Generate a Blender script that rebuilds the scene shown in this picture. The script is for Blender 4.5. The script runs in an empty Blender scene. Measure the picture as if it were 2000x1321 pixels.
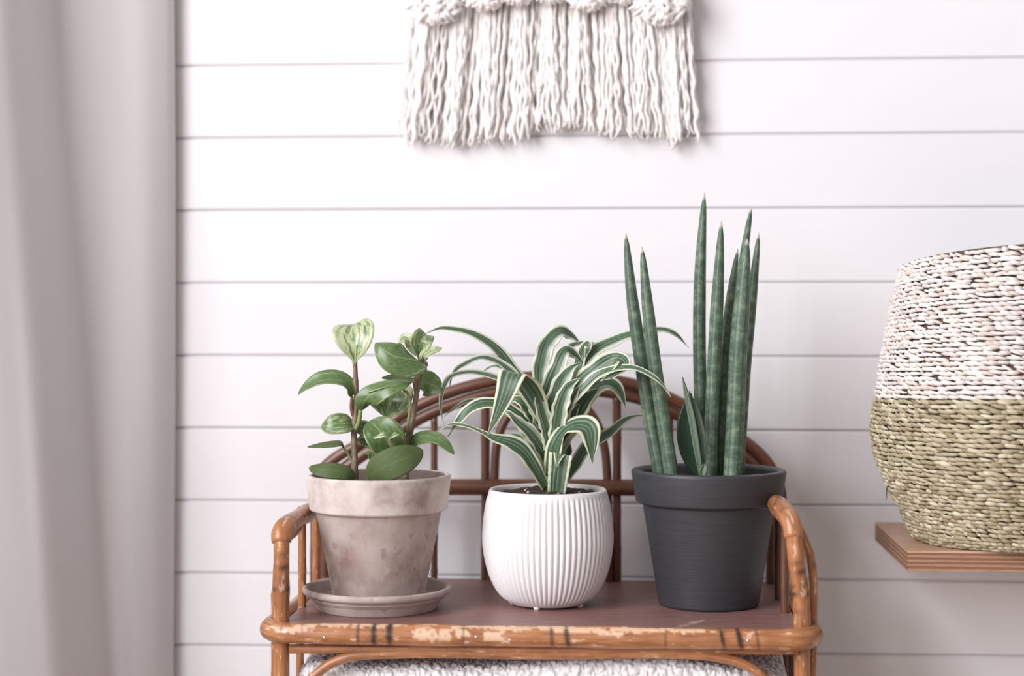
import bpy, math, random
import numpy as np
from mathutils import Vector, noise as mnoise

random.seed(7)
rng = np.random.default_rng(7)
scene = bpy.context.scene
COL = scene.collection

# ---------------------------------------------------------------- camera
F = 3450.0                       # focal length in pixels of the 2000 px wide frame
TH = math.atan(0.0712)           # camera turned slightly left of the wall normal
HOR = 610.0                      # pixel row of the horizon
DW = 2.05                        # camera distance to the plank wall (wall face is y = 0)
Z0 = 0.60                        # height of the seat board
CAM = Vector((0.0, -DW, Z0 + 0.304))
cd = bpy.data.cameras.new('camera')
cam = bpy.data.objects.new('camera', cd); COL.objects.link(cam)
cam.location = CAM
cam.rotation_euler = (math.pi/2, 0, TH)
cd.sensor_width = 36.0
cd.lens = F/2000*36
cd.shift_y = -(660.5-HOR)/2000
cd.clip_start = 0.02
cd.dof.use_dof = True
cd.dof.focus_distance = 1.80
cd.dof.aperture_fstop = 2.5
scene.camera = cam

# ---------------------------------------------------------------- light
world = bpy.data.worlds.new('world'); scene.world = world
world.use_nodes = True
bg = world.node_tree.nodes['Background']
bg.inputs[0].default_value = (1.0, 0.957, 0.96, 1)
bg.inputs[1].default_value = 0.365

# daylight that enters through the tall window in the left wall
WX, WY0, WY1, WZ0, WZ1 = -1.9, -1.3, -5.0, 1.0, 3.2
ld = bpy.data.lights.new('window_daylight', 'AREA')
ld.shape = 'RECTANGLE'; ld.size = WZ1-WZ0; ld.size_y = WY0-WY1
ld.energy = 250.0
ld.color = (0.975, 0.968, 1.0)
lo = bpy.data.objects.new('window_daylight', ld); COL.objects.link(lo)
lo.location = (WX+.02, (WY0+WY1)/2, (WZ0+WZ1)/2)
lo.rotation_euler = (0, math.radians(-90), 0)     # faces +x, into the room

scene.view_settings.view_transform = 'Standard'
scene.view_settings.look = 'None'
scene.view_settings.gamma = 1.0
scene.view_settings.use_curve_mapping = False
scene.view_settings.exposure = 0.08

# ---------------------------------------------------------------- helpers
_ct, _st = math.cos(TH), math.sin(TH)
def W(px, py, y):
    """world point seen at a photo pixel, on the plane at depth y"""
    a = (px-1000)/F; b = (HOR-py)/F
    dx = -_st + a*_ct; dy = _ct + a*_st
    t = (y-CAM.y)/dy
    return Vector((CAM.x+dx*t, y, CAM.z+b*t))

def srgb(r, g, b):
    f = lambda c: (c/255/12.92) if c/255 <= .04045 else ((c/255+.055)/1.055)**2.4
    return (f(r), f(g), f(b), 1)

class NT:
    def __init__(s, name):
        s.m = bpy.data.materials.new(name); s.m.use_nodes = True
        s.t = s.m.node_tree; s.b = s.t.nodes['Principled BSDF']
    def n(s, typ, **kw):
        nd = s.t.nodes.new(typ)
        for k, v in kw.items():
            if k.startswith('i_'):
                nd.inputs[k[2:].replace('_', ' ')].default_value = v
            else: setattr(nd, k, v)
        return nd
    def l(s, a, b): s.t.links.new(a, b)
    def noise(s, vec, scale, detail=4, rough=.55):
        n = s.n('ShaderNodeTexNoise'); n.inputs['Scale'].default_value = scale
        n.inputs['Detail'].default_value = detail; n.inputs['Roughness'].default_value = rough
        if vec is not None: s.l(vec, n.inputs['Vector'])
        return n.outputs['Fac']
    def obj(s): return s.n('ShaderNodeTexCoord').outputs['Object']
    def uv(s): return s.n('ShaderNodeTexCoord').outputs['UV']
    def mapv(s, vec, scale=(1,1,1), loc=(0,0,0)):
        m = s.n('ShaderNodeMapping'); m.inputs['Scale'].default_value = scale; m.inputs['Location'].default_value = loc
        s.l(vec, m.inputs['Vector']); return m.outputs[0]
    def ramp(s, fac, stops, interp='LINEAR'):
        r = s.n('ShaderNodeValToRGB'); cr = r.color_ramp; cr.interpolation = interp
        while len(cr.elements) < len(stops): cr.elements.new(.5)
        for e, (p, c) in zip(cr.elements, stops):
            e.position = p; e.color = c if len(c) == 4 else (*c, 1)
        s.l(fac, r.inputs[0]); return r.outputs[0]
    def fr(s, fac, a, b):          # smooth 0..1 mask between a and b
        r = s.n('ShaderNodeMapRange', interpolation_type='SMOOTHSTEP')
        r.inputs['From Min'].default_value = a; r.inputs['From Max'].default_value = b
        s.l(fac, r.inputs['Value']); return r.outputs[0]
    def mix(s, fac, a, b, mode='MIX'):
        m = s.n('ShaderNodeMix', data_type='RGBA', blend_type=mode)
        for sock, v in ((m.inputs[0], fac), (m.inputs[6], a), (m.inputs[7], b)):
            if isinstance(v, (int, float)): sock.default_value = v
            elif isinstance(v, tuple): sock.default_value = v
            else: s.l(v, sock)
        return m.outputs[2]
    def math(s, op, a, b=0.0):
        m = s.n('ShaderNodeMath', operation=op)
        for sock, v in ((m.inputs[0], a), (m.inputs[1], b)):
            if isinstance(v, (int, float)): sock.default_value = v
            else: s.l(v, sock)
        return m.outputs[0]
    def attr(s, name): return s.n('ShaderNodeAttribute', attribute_name=name).outputs['Fac']
    def rand(s): return s.n('ShaderNodeObjectInfo').outputs['Random']
    def bump(s, h, strength=.3, dist=.002):
        b = s.n('ShaderNodeBump'); b.inputs['Strength'].default_value = strength; b.inputs['Distance'].default_value = dist
        s.l(h, b.inputs['Height']); s.l(b.outputs[0], s.b.inputs['Normal'])
    def set(s, color=None, rough=None, **kw):
        for k, v in (('Base Color', color), ('Roughness', rough), *[(k.replace('_', ' '), v) for k, v in kw.items()]):
            if v is None: continue
            if isinstance(v, (int, float, tuple)): s.b.inputs[k].default_value = v
            else: s.l(v, s.b.inputs[k])
        return s.m

def mesh(name, verts, faces, mat=None, parent=None, smooth=True, uvs=None, attrs=None):
    me = bpy.data.meshes.new(name)
    me.from_pydata([tuple(v) for v in verts], [], faces)
    if smooth: me.polygons.foreach_set('use_smooth', [True]*len(me.polygons))
    if uvs is not None:
        ul = me.uv_layers.new(name='UVMap')
        vi = np.empty(len(me.loops), int); me.loops.foreach_get('vertex_index', vi)
        ul.data.foreach_set('uv', np.asarray(uvs, float)[vi].ravel())
    for k, a in (attrs or {}).items():
        at = me.attributes.new(k, 'FLOAT', 'POINT'); at.data.foreach_set('value', np.asarray(a, float))
    me.update()
    o = bpy.data.objects.new(name, me); COL.objects.link(o)
    if mat: me.materials.append(mat)
    if parent: child(o, parent)
    return o

def child(o, p):
    o.parent = p
    o.matrix_parent_inverse = Wm(p).inverted()
def Wm(p):
    from mathutils import Matrix
    m = Matrix.Translation(p.location)
    if p.parent: m = Wm(p.parent) @ p.matrix_parent_inverse @ m
    return m

def thing(name, loc, label, cat, group=None):
    o = bpy.data.objects.new(name, None); COL.objects.link(o); o.location = loc
    o.empty_display_size = .03
    o['label'] = label; o['category'] = cat
    if group: o['group'] = group
    return o
def tag(o, label, cat):
    o['label'] = label; o['category'] = cat; return o
def structure(o):
    o['kind'] = 'structure'; return o

def box_data(x0, x1, y0, y1, z0, z1, b=0.0):
    """box with chamfered edges"""
    if b <= 0:
        v = [(x, y, z) for x in (x0, x1) for y in (y0, y1) for z in (z0, z1)]
        f = [(0,1,3,2),(4,6,7,5),(0,4,5,1),(2,3,7,6),(0,2,6,4),(1,5,7,3)]
        return v, f
    import bmesh
    bm = bmesh.new(); r = bmesh.ops.create_cube(bm, size=1)
    for vv in bm.verts:
        vv.co = Vector(((x0+x1)/2+vv.co.x*(x1-x0), (y0+y1)/2+vv.co.y*(y1-y0), (z0+z1)/2+vv.co.z*(z1-z0)))
    bmesh.ops.bevel(bm, geom=bm.edges[:], offset=b, segments=2, affect='EDGES', profile=.5)
    bm.verts.index_update()
    v = [tuple(vv.co) for vv in bm.verts]; f = [tuple(q.index for q in ff.verts) for ff in bm.faces]
    bm.free(); return v, f
def box(name, x0, x1, y0, y1, z0, z1, mat, parent=None, b=0.0):
    v, f = box_data(x0, x1, y0, y1, z0, z1, b)
    return mesh(name, v, f, mat, parent, smooth=False)

def catmull(pts, n):
    """even resampling of a smooth curve through the points (k-dim arrays)"""
    P = np.asarray([tuple(p) for p in pts], float)
    if len(P) == 2: return P[0]+(P[1]-P[0])*np.linspace(0, 1, n)[:, None]
    Q = np.vstack([2*P[0]-P[1], P, 2*P[-1]-P[-2]])
    out = []
    for i in range(1, len(Q)-2):
        t = np.linspace(0, 1, 24, endpoint=False)[:, None]
        p0, p1, p2, p3 = Q[i-1], Q[i], Q[i+1], Q[i+2]
        out.append(.5*(2*p1+(p2-p0)*t+(2*p0-5*p1+4*p2-p3)*t**2+(-p0+3*p1-3*p2+p3)*t**3))
    D = np.vstack(out+[P[-1:]])
    s = np.r_[0, np.cumsum(np.linalg.norm(np.diff(D[:, :3], axis=0), axis=1))]
    u = np.linspace(0, s[-1], n)
    return np.stack([np.interp(u, s, D[:, k]) for k in range(D.shape[1])], 1)

def frames(S):
    T = np.gradient(S, axis=0); T /= np.linalg.norm(T, axis=1)[:, None]+1e-12
    n = np.cross(T[0], (0, 0, 1.0))
    if np.linalg.norm(n) < .1: n = np.cross(T[0], (0, 1.0, 0))
    n /= np.linalg.norm(n); N = [n]
    for i in range(1, len(S)):
        n = N[-1]-T[i]*np.dot(N[-1], T[i]); n /= np.linalg.norm(n)+1e-12; N.append(n)
    N = np.array(N); return T, N, np.cross(T, N)

def tube_data(S, R, sides=12, ell=None, caps=True):
    S = np.asarray(S, float); n = len(S); R = np.broadcast_to(np.asarray(R, float), (n,))
    T, N, B = frames(S)
    a = np.linspace(0, 2*math.pi, sides, endpoint=False)
    V = S[:, None]+R[:, None, None]*(np.cos(a)[None, :, None]*N[:, None]+np.sin(a)[None, :, None]*B[:, None])
    V = V.reshape(-1, 3)
    f = []
    for i in range(n-1):
        for j in range(sides):
            k = (j+1) % sides
            f.append((i*sides+j, i*sides+k, (i+1)*sides+k, (i+1)*sides+j))
    if caps:
        f.append(tuple(reversed(range(sides)))); f.append(tuple((n-1)*sides+j for j in range(sides)))
    s = np.r_[0, np.cumsum(np.linalg.norm(np.diff(S, axis=0), axis=1))]
    uv = np.stack([np.tile(a/(2*math.pi), n), np.repeat(s, sides)], 1)
    return V, f, uv

def tube(name, pts, R, mat, parent=None, n=40, sides=12, attrs=None, smoothpts=True):
    S = catmull(pts, n) if smoothpts else np.asarray(pts)
    if callable(R): R = np.array([R(t) for t in np.linspace(0, 1, len(S))])
    V, f, uv = tube_data(S, R, sides)
    return mesh(name, V, f, mat, parent, uvs=uv, attrs=attrs(V, uv) if attrs else None)

def lathe_data(prof, seg=96, mod=None):
    """prof: list of (r, z); mod(r,z,ang,i)->r"""
    V = []; f = []; uv = []
    for i, (r, z) in enumerate(prof):
        for j in range(seg):
            a = 2*math.pi*j/seg
            rr = mod(r, z, a, i) if mod else r
            V.append((rr*math.cos(a), rr*math.sin(a), z)); uv.append((j/seg, z))
    for i in range(len(prof)-1):
        for j in range(seg):
            k = (j+1) % seg
            f.append((i*seg+j, i*seg+k, (i+1)*seg+k, (i+1)*seg+j))
    f.append(tuple(reversed(range(seg)))); f.append(tuple((len(prof)-1)*seg+j for j in range(seg)))
    return V, f, uv
def smooth_prof(pts, rad=.0015, k=3):
    """round each inner corner of a polyline profile"""
    out = [pts[0]]
    for p, q, r in zip(pts, pts[1:], pts[2:]):
        p, q, r = map(lambda t: np.array(t, float), (p, q, r))
        a = p-q; c = r-q; la, lc = np.linalg.norm(a), np.linalg.norm(c)
        d = min(rad, la*.45, lc*.45); A = q+a/la*d; C = q+c/lc*d
        for t in np.linspace(0, 1, k+1): out.append(tuple((1-t)**2*A+2*t*(1-t)*q+t*t*C))
    out.append(pts[-1]); return out

def at(V, loc): return [(x+loc[0], y+loc[1], z+loc[2]) for x, y, z in V]

# ---------------------------------------------------------------- materials
def m_paint():
    t = NT('white_painted_wood'); o = t.obj()
    a = t.noise(t.mapv(o, (1.5, 4, 30)), 6, 5); g = t.noise(t.mapv(o, (.6, 3, 3)), 2.0, 3)
    c = t.mix(t.fr(g, .3, .7), (.84, .82, .845, 1), (.87, .855, .87, 1))
    t.bump(a, .12, .0015)
    return t.set(c, .55, Specular_IOR_Level=.3)
def m_plain(name, col, rough=.8, bump=0, bscale=200):
    t = NT(name)
    if bump: t.bump(t.noise(t.obj(), bscale, 4), bump, .001)
    return t.set(col, rough)
PAINT = m_paint()
PLASTER = m_plain('smooth_white_plaster', (.80, .785, .79, 1), .8, .06, 60)
GROOVE = m_plain('painted_groove', (.78, .76, .78, 1), .8)
FLOORM = m_plain('pale_oak_floor', (.45, .36, .29, 1), .5)

def m_curtain():
    t = NT('pale_grey_curtain_linen'); u = t.uv()
    w1 = t.n('ShaderNodeTexWave', wave_type='BANDS', bands_direction='X'); w1.inputs['Scale'].default_value = 300; t.l(u, w1.inputs[0])
    w2 = t.n('ShaderNodeTexWave', wave_type='BANDS', bands_direction='Y'); w2.inputs['Scale'].default_value = 300; t.l(u, w2.inputs[0])
    h = t.math('ADD', w1.outputs['Fac'], w2.outputs['Fac'])
    t.bump(h, .15, .0004)
    n = t.noise(u, 8, 3)
    c = t.mix(n, (.71, .685, .70, 1), (.76, .73, .745, 1))
    return t.set(c, .95, Specular_IOR_Level=.1)
CURTAIN = m_curtain()

def m_rattan(name, light, mid, dark, worn, worn_amt, rough=.35):
    t = NT(name); u = t.uv(); o = t.obj()
    st = t.noise(t.mapv(u, (7, 9, 1)), 3.0, 6, .6)
    big = t.noise(o, 22, 4, .6)
    c = t.ramp(st, [(.25, dark), (.48, mid), (.75, light)])
    c = t.mix(t.fr(big, .35, .75), c, t.mix(.55, c, dark))
    wn = t.noise(t.mapv(u, (4.5, 26, 1)), 1.6, 7, .65)
    wm = t.fr(wn, .58-worn_amt, .68-worn_amt)
    c = t.mix(t.math('MULTIPLY', wm, .85), c, worn)
    c = t.mix(t.attr('pale'), c, worn)
    sp = t.noise(o, 190, 3, .7)
    c = t.mix(t.math('MULTIPLY', t.fr(sp, .70, .76), .8), c, (.035, .018, .014, 1))
    c = t.mix(t.attr('burn'), c, (.032, .017, .014, 1))
    t.bump(st, .18, .002)
    return t.set(c, rough, Coat_Weight=.25, Coat_Roughness=.25)
RATTAN = m_rattan('honey_rattan_cane', (.62, .29, .125, 1), (.43, .175, .068, 1), (.18, .060, .028, 1), (.80, .55, .38, 1), .02)
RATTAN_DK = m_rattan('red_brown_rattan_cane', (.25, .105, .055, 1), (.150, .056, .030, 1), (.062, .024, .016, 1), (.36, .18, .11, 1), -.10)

def m_board():
    t = NT('red_brown_board'); o = t.obj()
    g = t.noise(t.mapv(o, (4, 40, 40)), 5, 7, .62); b = t.noise(o, 9, 4)
    c = t.ramp(g, [(.25, (.165, .080, .069)), (.5, (.265, .137, .119)), (.8, (.35, .195, .168))])
    c = t.mix(t.math('MULTIPLY', t.fr(b, .5, .75), .35), c, (.30, .165, .14, 1))
    # scratches where the lacquer has gone
    d = t.noise(t.mapv(o, (30, 30, 30)), 1.0, 6, .7)
    geo = t.n('ShaderNodeVectorMath', operation='SUBTRACT'); t.l(o, geo.inputs[0]); geo.inputs[1].default_value = (SCR.x, SCR.y, SCR.z)
    mp = t.n('ShaderNodeMapping', vector_type='TEXTURE'); mp.inputs['Rotation'].default_value = (0, 0, math.radians(60)); mp.inputs['Scale'].default_value = (.040, .0060, 1)
    t.l(geo.outputs[0], mp.inputs['Vector'])
    ln = t.n('ShaderNodeVectorMath', operation='LENGTH'); t.l(mp.outputs[0], ln.inputs[0])
    mk = t.math('MULTIPLY', t.fr(ln.outputs['Value'], 1.0, .6), t.fr(d, .44, .56))
    c = t.mix(mk, c, (.50, .34, .30, 1))
    t.bump(g, .15, .001)
    return t.set(c, .42)
SCR = W(1352, 1206, -.315)
BOARD = m_board()

RIMZ = Z0+.0052+.0975*(W(740, 926, -.25).z-Z0-.0052)/.135
def m_terracotta():
    t = NT('weathered_terracotta'); o = t.obj()
    a = t.noise(o, 16, 6, .6); b = t.noise(t.mapv(o, (1, 1, .6)), 42, 6, .65); d = t.noise(o, 150, 4)
    c = t.ramp(a, [(.3, (.29, .20, .175)), (.47, (.45, .365, .335)), (.66, (.57, .50, .475))])
    c = t.mix(t.math('MULTIPLY', t.fr(b, .52, .68), .45), c, (.60, .53, .50, 1))
    c = t.mix(t.math('MULTIPLY', t.fr(b, .42, .32), .5), c, (.235, .155, .13, 1))
    v = t.n('ShaderNodeTexVoronoi'); v.inputs['Scale'].default_value = 34; t.l(o, v.inputs['Vector'])
    c = t.mix(t.math('MULTIPLY', t.fr(v.outputs['Distance'], .16, .10), .45), c, (.27, .165, .13, 1))
    c = t.mix(t.math('MULTIPLY', t.fr(d, .70, .74), .6), c, (.10, .07, .06, 1))
    # lime band on the rim
    sep = t.n('ShaderNodeSeparateXYZ'); t.l(o, sep.inputs[0])
    c = t.mix(t.math('MULTIPLY', t.fr(sep.outputs[2], RIMZ-.001, RIMZ+.001), t.fr(a, .25, .65)), c, (.76, .68, .65, 1))
    c = t.mix(t.math('MULTIPLY', t.attr('inner'), .85), c, (.16, .105, .085, 1))     # shade inside the pot, painted as dark brown
    t.bump(d, .15, .001)
    return t.set(c, .85, Specular_IOR_Level=.25)
TERRA = m_terracotta()
def m_ceramic():
    t = NT('matte_white_ceramic'); n = t.noise(t.obj(), 300, 2)
    t.bump(n, .04, .0006); return t.set((.87, .855, .865, 1), .42, Specular_IOR_Level=.4)
CERAM = m_ceramic()
def m_darkpot():
    t = NT('anthracite_painted_clay'); o = t.obj()
    br = t.noise(t.mapv(o, (6, 6, 220)), 3, 5, .6); sp = t.noise(o, 260, 3, .7)
    c = t.mix(br, (.026, .0275, .032, 1), (.050, .052, .059, 1))
    c = t.mix(t.math('MULTIPLY', t.fr(sp, .73, .78), .5), c, (.22, .22, .23, 1))
    t.bump(br, .25, .0012)
    return t.set(c, .46, Specular_IOR_Level=.55)
DARKPOT = m_darkpot()
def m_soil():
    t = NT('dark_potting_soil'); o = t.obj(); n = t.noise(o, 120, 6, .7)
    t.bump(n, .9, .004); return t.set(t.ramp(n, [(.3, (.016, .010, .008)), (.7, (.075, .048, .038))]), .95)
SOIL = m_soil()
PERLITE = m_plain('perlite_grain', (.55, .42, .36, 1), .9)

def m_pep(name, cream_amt, under=False):
    t = NT(name); u = t.uv(); sep = t.n('ShaderNodeSeparateXYZ'); t.l(u, sep.inputs[0])
    U = sep.outputs[0]; V = sep.outputs[1]
    au = t.math('ABSOLUTE', U)
    rnd = t.rand(); off = t.n('ShaderNodeCombineXYZ'); t.l(t.math('MULTIPLY', rnd, 37.0), off.inputs[0]); t.l(rnd, off.inputs[2])
    ad = t.n('ShaderNodeVectorMath', operation='ADD'); t.l(u, ad.inputs[0]); t.l(off.outputs[0], ad.inputs[1])
    # streaks that run from the midrib outwards
    n1 = t.noise(t.mapv(ad.outputs[0], (3.4, 1.9, 1)), 1.7, 7, .66)
    n2 = t.noise(t.mapv(ad.outputs[0], (5, 5, 1)), 2.2, 6, .7)
    edge = t.math('MULTIPLY', t.fr(au, .30, 1.0), .09)
    f = t.math('ADD', n1, edge)
    g = t.mix(t.fr(n2, .30, .70), (.062, .132, .040, 1), (.165, .240, .090, 1))
    cream = t.mix(n2, (.46, .54, .26, 1), (.72, .74, .52, 1))
    c = t.mix(t.math('MULTIPLY', t.fr(f, .60-cream_amt, .78-cream_amt), .85), g, cream)
    rib = t.fr(au, .07, .01)
    c = t.mix(t.math('MULTIPLY', rib, .45), c, (.36, .46, .22, 1))
    c = t.mix(t.math('MULTIPLY', t.fr(au, .94, .985), .35), c, (.42, .50, .25, 1))
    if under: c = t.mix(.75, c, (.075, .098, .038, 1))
    t.bump(n1, .12, .002)
    t.b.inputs['Specular IOR Level'].default_value = .25 if under else .5
    return t.set(c, .55 if under else .30, Coat_Weight=0.0 if under else .12, Coat_Roughness=.15)
PEP_GREEN = m_pep('glossy_green_leaf', .00)
PEP_VAR = m_pep('variegated_green_cream_leaf', .10)
PEP_CREAM = m_pep('cream_green_leaf', .20)
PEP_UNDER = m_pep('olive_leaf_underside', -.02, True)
def m_stem():
    t = NT('brown_green_stem'); u = t.uv(); sep = t.n('ShaderNodeSeparateXYZ'); t.l(u, sep.inputs[0])
    n = t.noise(t.mapv(u, (3, 90, 1)), 1.5, 5)
    c = t.ramp(n, [(.3, (.15, .095, .065)), (.55, (.26, .19, .125)), (.75, (.37, .32, .21))])
    return t.set(c, .5)
STEM = m_stem()
PETIOLE = m_plain('pale_green_petiole', (.26, .31, .13, 1), .45)
PETIOLE_RED = m_plain('reddish_brown_petiole', (.20, .095, .065, 1), .45)

def m_drac():
    t = NT('green_white_striped_leaf'); u = t.uv(); sep = t.n('ShaderNodeSeparateXYZ'); t.l(u, sep.inputs[0])
    w = t.noise(t.mapv(u, (3, 1.2, 1)), 2.0, 3); U = t.math('ADD', sep.outputs[0], t.math('MULTIPLY', t.math('SUBTRACT', w, .5), .10))
    r = t.math('ADD', t.math('MULTIPLY', U, .5), .5)
    G = (.042, .098, .048); G2 = (.10, .165, .095); GY = (.27, .315, .255); WH = (.70, .73, .61); CR = (.62, .66, .34)
    c = t.ramp(r, [(.0, CR), (.025, CR), (.045, WH), (.13, WH), (.16, G), (.25, G2), (.28, GY), (.33, G), (.42, G), (.46, GY), (.49, G2), (.53, G),
                   (.64, G2), (.69, GY), (.73, G), (.84, G), (.865, WH), (.955, WH), (.975, CR)])
    rnd = t.rand()
    ofs = t.n('ShaderNodeCombineXYZ'); t.l(t.math('MULTIPLY', rnd, 91.0), ofs.inputs[0])
    ad = t.n('ShaderNodeVectorMath', operation='ADD'); t.l(t.mapv(u, (4.2, .35, 1)), ad.inputs[0]); t.l(ofs.outputs[0], ad.inputs[1])
    s = t.noise(ad.outputs[0], 1.0, 5, .6)
    inner = t.fr(t.math('ABSOLUTE', U), .80, .70)
    c = t.mix(t.math('MULTIPLY', t.math('MULTIPLY', t.fr(s, .46, .56), inner), .85), c, (.060, .112, .058, 1))
    c = t.mix(t.math('MULTIPLY', t.math('MULTIPLY', t.fr(s, .44, .36), inner), .55), c, (.30, .345, .285, 1))
    wide = t.math('MULTIPLY', t.fr(t.math('ABSOLUTE', t.math('ADD', U, t.math('MULTIPLY', s, .3))), .50, .62), t.fr(rnd, .55, .75))
    c = t.mix(t.math('MULTIPLY', wide, .55), c, (.66, .70, .58, 1))
    base = t.fr(sep.outputs[1], .25, .0)
    c = t.mix(t.math('MULTIPLY', base, .25), c, (.16, .27, .07, 1))
    return t.set(c, .38, Specular_IOR_Level=.4)
DRAC = m_drac()
def m_snake():
    t = NT('banded_snake_leaf'); u = t.uv(); sep = t.n('ShaderNodeSeparateXYZ'); t.l(u, sep.inputs[0]); rnd = t.rand()
    o = t.obj()
    off = t.math('ADD', sep.outputs[1], t.math('MULTIPLY', rnd, 5.0))
    cmb = t.n('ShaderNodeCombineXYZ'); t.l(t.math('MULTIPLY', sep.outputs[0], 3.0), cmb.inputs[0]); t.l(t.math('MULTIPLY', off, 95.0), cmb.inputs[1])
    band = t.noise(cmb.outputs[0], 1.0, 4, .6)
    fine = t.noise(t.mapv(u, (26, 40, 1)), 1.4, 4)
    c = t.ramp(band, [(.30, (.040, .070, .052)), (.48, (.072, .120, .080)), (.66, (.185, .25, .165))])
    c = t.mix(t.math('MULTIPLY', t.fr(fine, .48, .72), .4), c, (.20, .29, .18, 1))
    # dark lengthwise furrows
    w = t.n('ShaderNodeTexWave', wave_type='BANDS', bands_direction='X'); w.inputs['Scale'].default_value = 1.9; w.inputs['Distortion'].default_value = .4
    t.l(t.mapv(u, (1, .2, 1)), w.inputs[0])
    c = t.mix(t.math('MULTIPLY', t.fr(w.outputs['Fac'], .25, .02), .6), c, (.022, .050, .034, 1))
    c = t.mix(t.math('MULTIPLY', t.fr(rnd, .35, .9), .5), c, t.mix(.55, c, (.21, .27, .19, 1)))
    sp = t.noise(o, 170, 2, .5)
    c = t.mix(t.fr(sp, .775, .79), c, (.55, .58, .48, 1))
    c = t.mix(t.attr('tip'), c, (.52, .46, .40, 1))
    t.bump(fine, .2, .0012)
    return t.set(c, .45)
SNAKE = m_snake()
JUV = m_plain('deep_green_young_leaf', (.020, .050, .026, 1), .4, .1, 150)

def m_straw(name, a, b, c3):
    t = NT(name); tone = t.attr('tone'); u = t.obj()
    n = t.noise(t.mapv(u, (1, 1, 3)), 300, 3)
    c = t.ramp(tone, [(0, a), (.5, b), (1, c3)])
    c = t.mix(t.math('MULTIPLY', n, .35), c, a+(1,))
    return t.set(c, .62)
STRAW_PALE = m_straw('whitewashed_seagrass', (.62, .52, .47), (.80, .735, .70), (.86, .82, .80))
STRAW_GREEN = m_straw('olive_seagrass', (.27, .21, .115), (.48, .415, .285), (.72, .66, .51))
STRAW_IN = m_plain('dark_basket_core', (.10, .072, .048, 1), .9)
def m_ply_top():
    t = NT('birch_plywood_face'); o = t.obj(); g = t.noise(t.mapv(o, (3, 45, 45)), 4, 6, .6)
    return t.set(t.ramp(g, [(.3, (.50, .30, .19)), (.7, (.66, .43, .30))]), .45)
PLYTOP = m_ply_top()
def m_ply_edge():
    t = NT('plywood_edge_layer'); o = t.obj(); g = t.noise(t.mapv(o, (25, 25, 400)), 3, 4); r = t.rand()
    c = t.ramp(g, [(.3, (.34, .17, .10)), (.7, (.50, .29, .19))])
    return t.set(c, .55)
PLYEDGE = m_ply_edge()
PLYGLUE = m_plain('plywood_dark_ply', (.26, .125, .075, 1), .6, .1, 300)
def m_yarn():
    t = NT('cream_cotton_yarn'); u = t.uv(); sep = t.n('ShaderNodeSeparateXYZ'); t.l(u, sep.inputs[0])
    ph = t.math('ADD', t.math('MULTIPLY', sep.outputs[1], 900.0), t.math('MULTIPLY', sep.outputs[0], 6.2832*2))
    tw = t.math('SINE', ph); n = t.noise(t.obj(), 700, 3)
    t.bump(t.math('ADD', tw, n), .25, .0006)
    c = t.mix(t.rand(), (.90, .85, .825, 1), (.93, .90, .885, 1))
    return t.set(c, .95, Sheen_Weight=.3, Specular_IOR_Level=.1)
YARN = m_yarn()
def m_fleece():
    t = NT('white_sherpa_fleece'); n = t.noise(t.obj(), 900, 3)
    t.bump(n, .5, .001); return t.set((.91, .89, .90, 1), .95, Sheen_Weight=.4, Specular_IOR_Level=.1)
FLEECE = m_fleece()
STEEL = NT('nail_steel').set((.6, .58, .56, 1), .3, Metallic=1.0)
DOWEL = m_plain('pale_wood_dowel', (.55, .38, .24, 1), .5)

# ---------------------------------------------------------------- setting
XC = W(338, 600, -.03).x         # right-hand edge of the curtain
XR = 1.6
grooves = [129+141.4*k for k in range(-13, 15)]          # photo rows of the joints where the wall meets the curtain
gz = [W(341, g, 0).z for g in grooves]
wall = structure(box('wall_back', WX-.12, XR, .0042, .12, -.02, 3.3, GROOVE))
wall['label'] = 'white horizontal shiplap plank wall'
for k in range(len(gz)-1):
    zt, zb = gz[k]-.0006, gz[k+1]+.0006
    zb = max(zb, 0.0)
    if zt <= .02 or zt > 3.3: continue
    # flat board with a soft chamfer along both long edges
    c = .0020; y1 = .004; o_ = -.0003*((k*7) % 3)
    prof = [(o_, zt-c), (.0016, zt-.0004), (y1, zt), (y1, zb), (.0016, zb+.0004), (o_, zb+c)]
    V = [(x, y, z) for x in (WX, XR) for y, z in prof]
    n = len(prof)
    Fc = [(i, (i+1) % n, n+(i+1) % n, n+i) for i in range(n)] + [tuple(range(n)), tuple(reversed(range(n, 2*n)))]
    mesh('plank', V, Fc, PAINT, wall, smooth=False)

# far left wall with the window opening
V, Fc = [], []
for q in ((WX-.12, WX, WY0, .0042, 0, 3.3), (WX-.12, WX, WY1, WY0, 0, WZ0), (WX-.12, WX, WY1, WY0, WZ1, 3.3), (WX-.12, WX, -5.4, WY1, 0, 3.3)):
    v, f = box_data(*q); Fc += [tuple(i+len(V) for i in g) for g in f]; V += v
structure(mesh('wall_left', V, Fc, PLASTER, None, False))
win = structure(bpy.data.objects.new('window_1', None)); COL.objects.link(win); win.location = (WX-.1, (WY0+WY1)/2, WZ0)
for nm, q in (('window_sill', (WX-.12, WX+.015, WY1, WY0, WZ0-.025, WZ0)), ('window_frame', (WX-.10, WX-.05, WY0-.05, WY0, WZ0, WZ1)),
              ('window_frame', (WX-.10, WX-.05, WY1, WY1+.05, WZ0, WZ1)), ('window_frame', (WX-.10, WX-.05, WY1+.05, WY0-.05, WZ1-.05, WZ1))):
    box(nm, *q, PLASTER, win, .002)
structure(box('floor', WX-.12, XR, -5.4, .12, -.05, 0, FLOORM))

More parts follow.
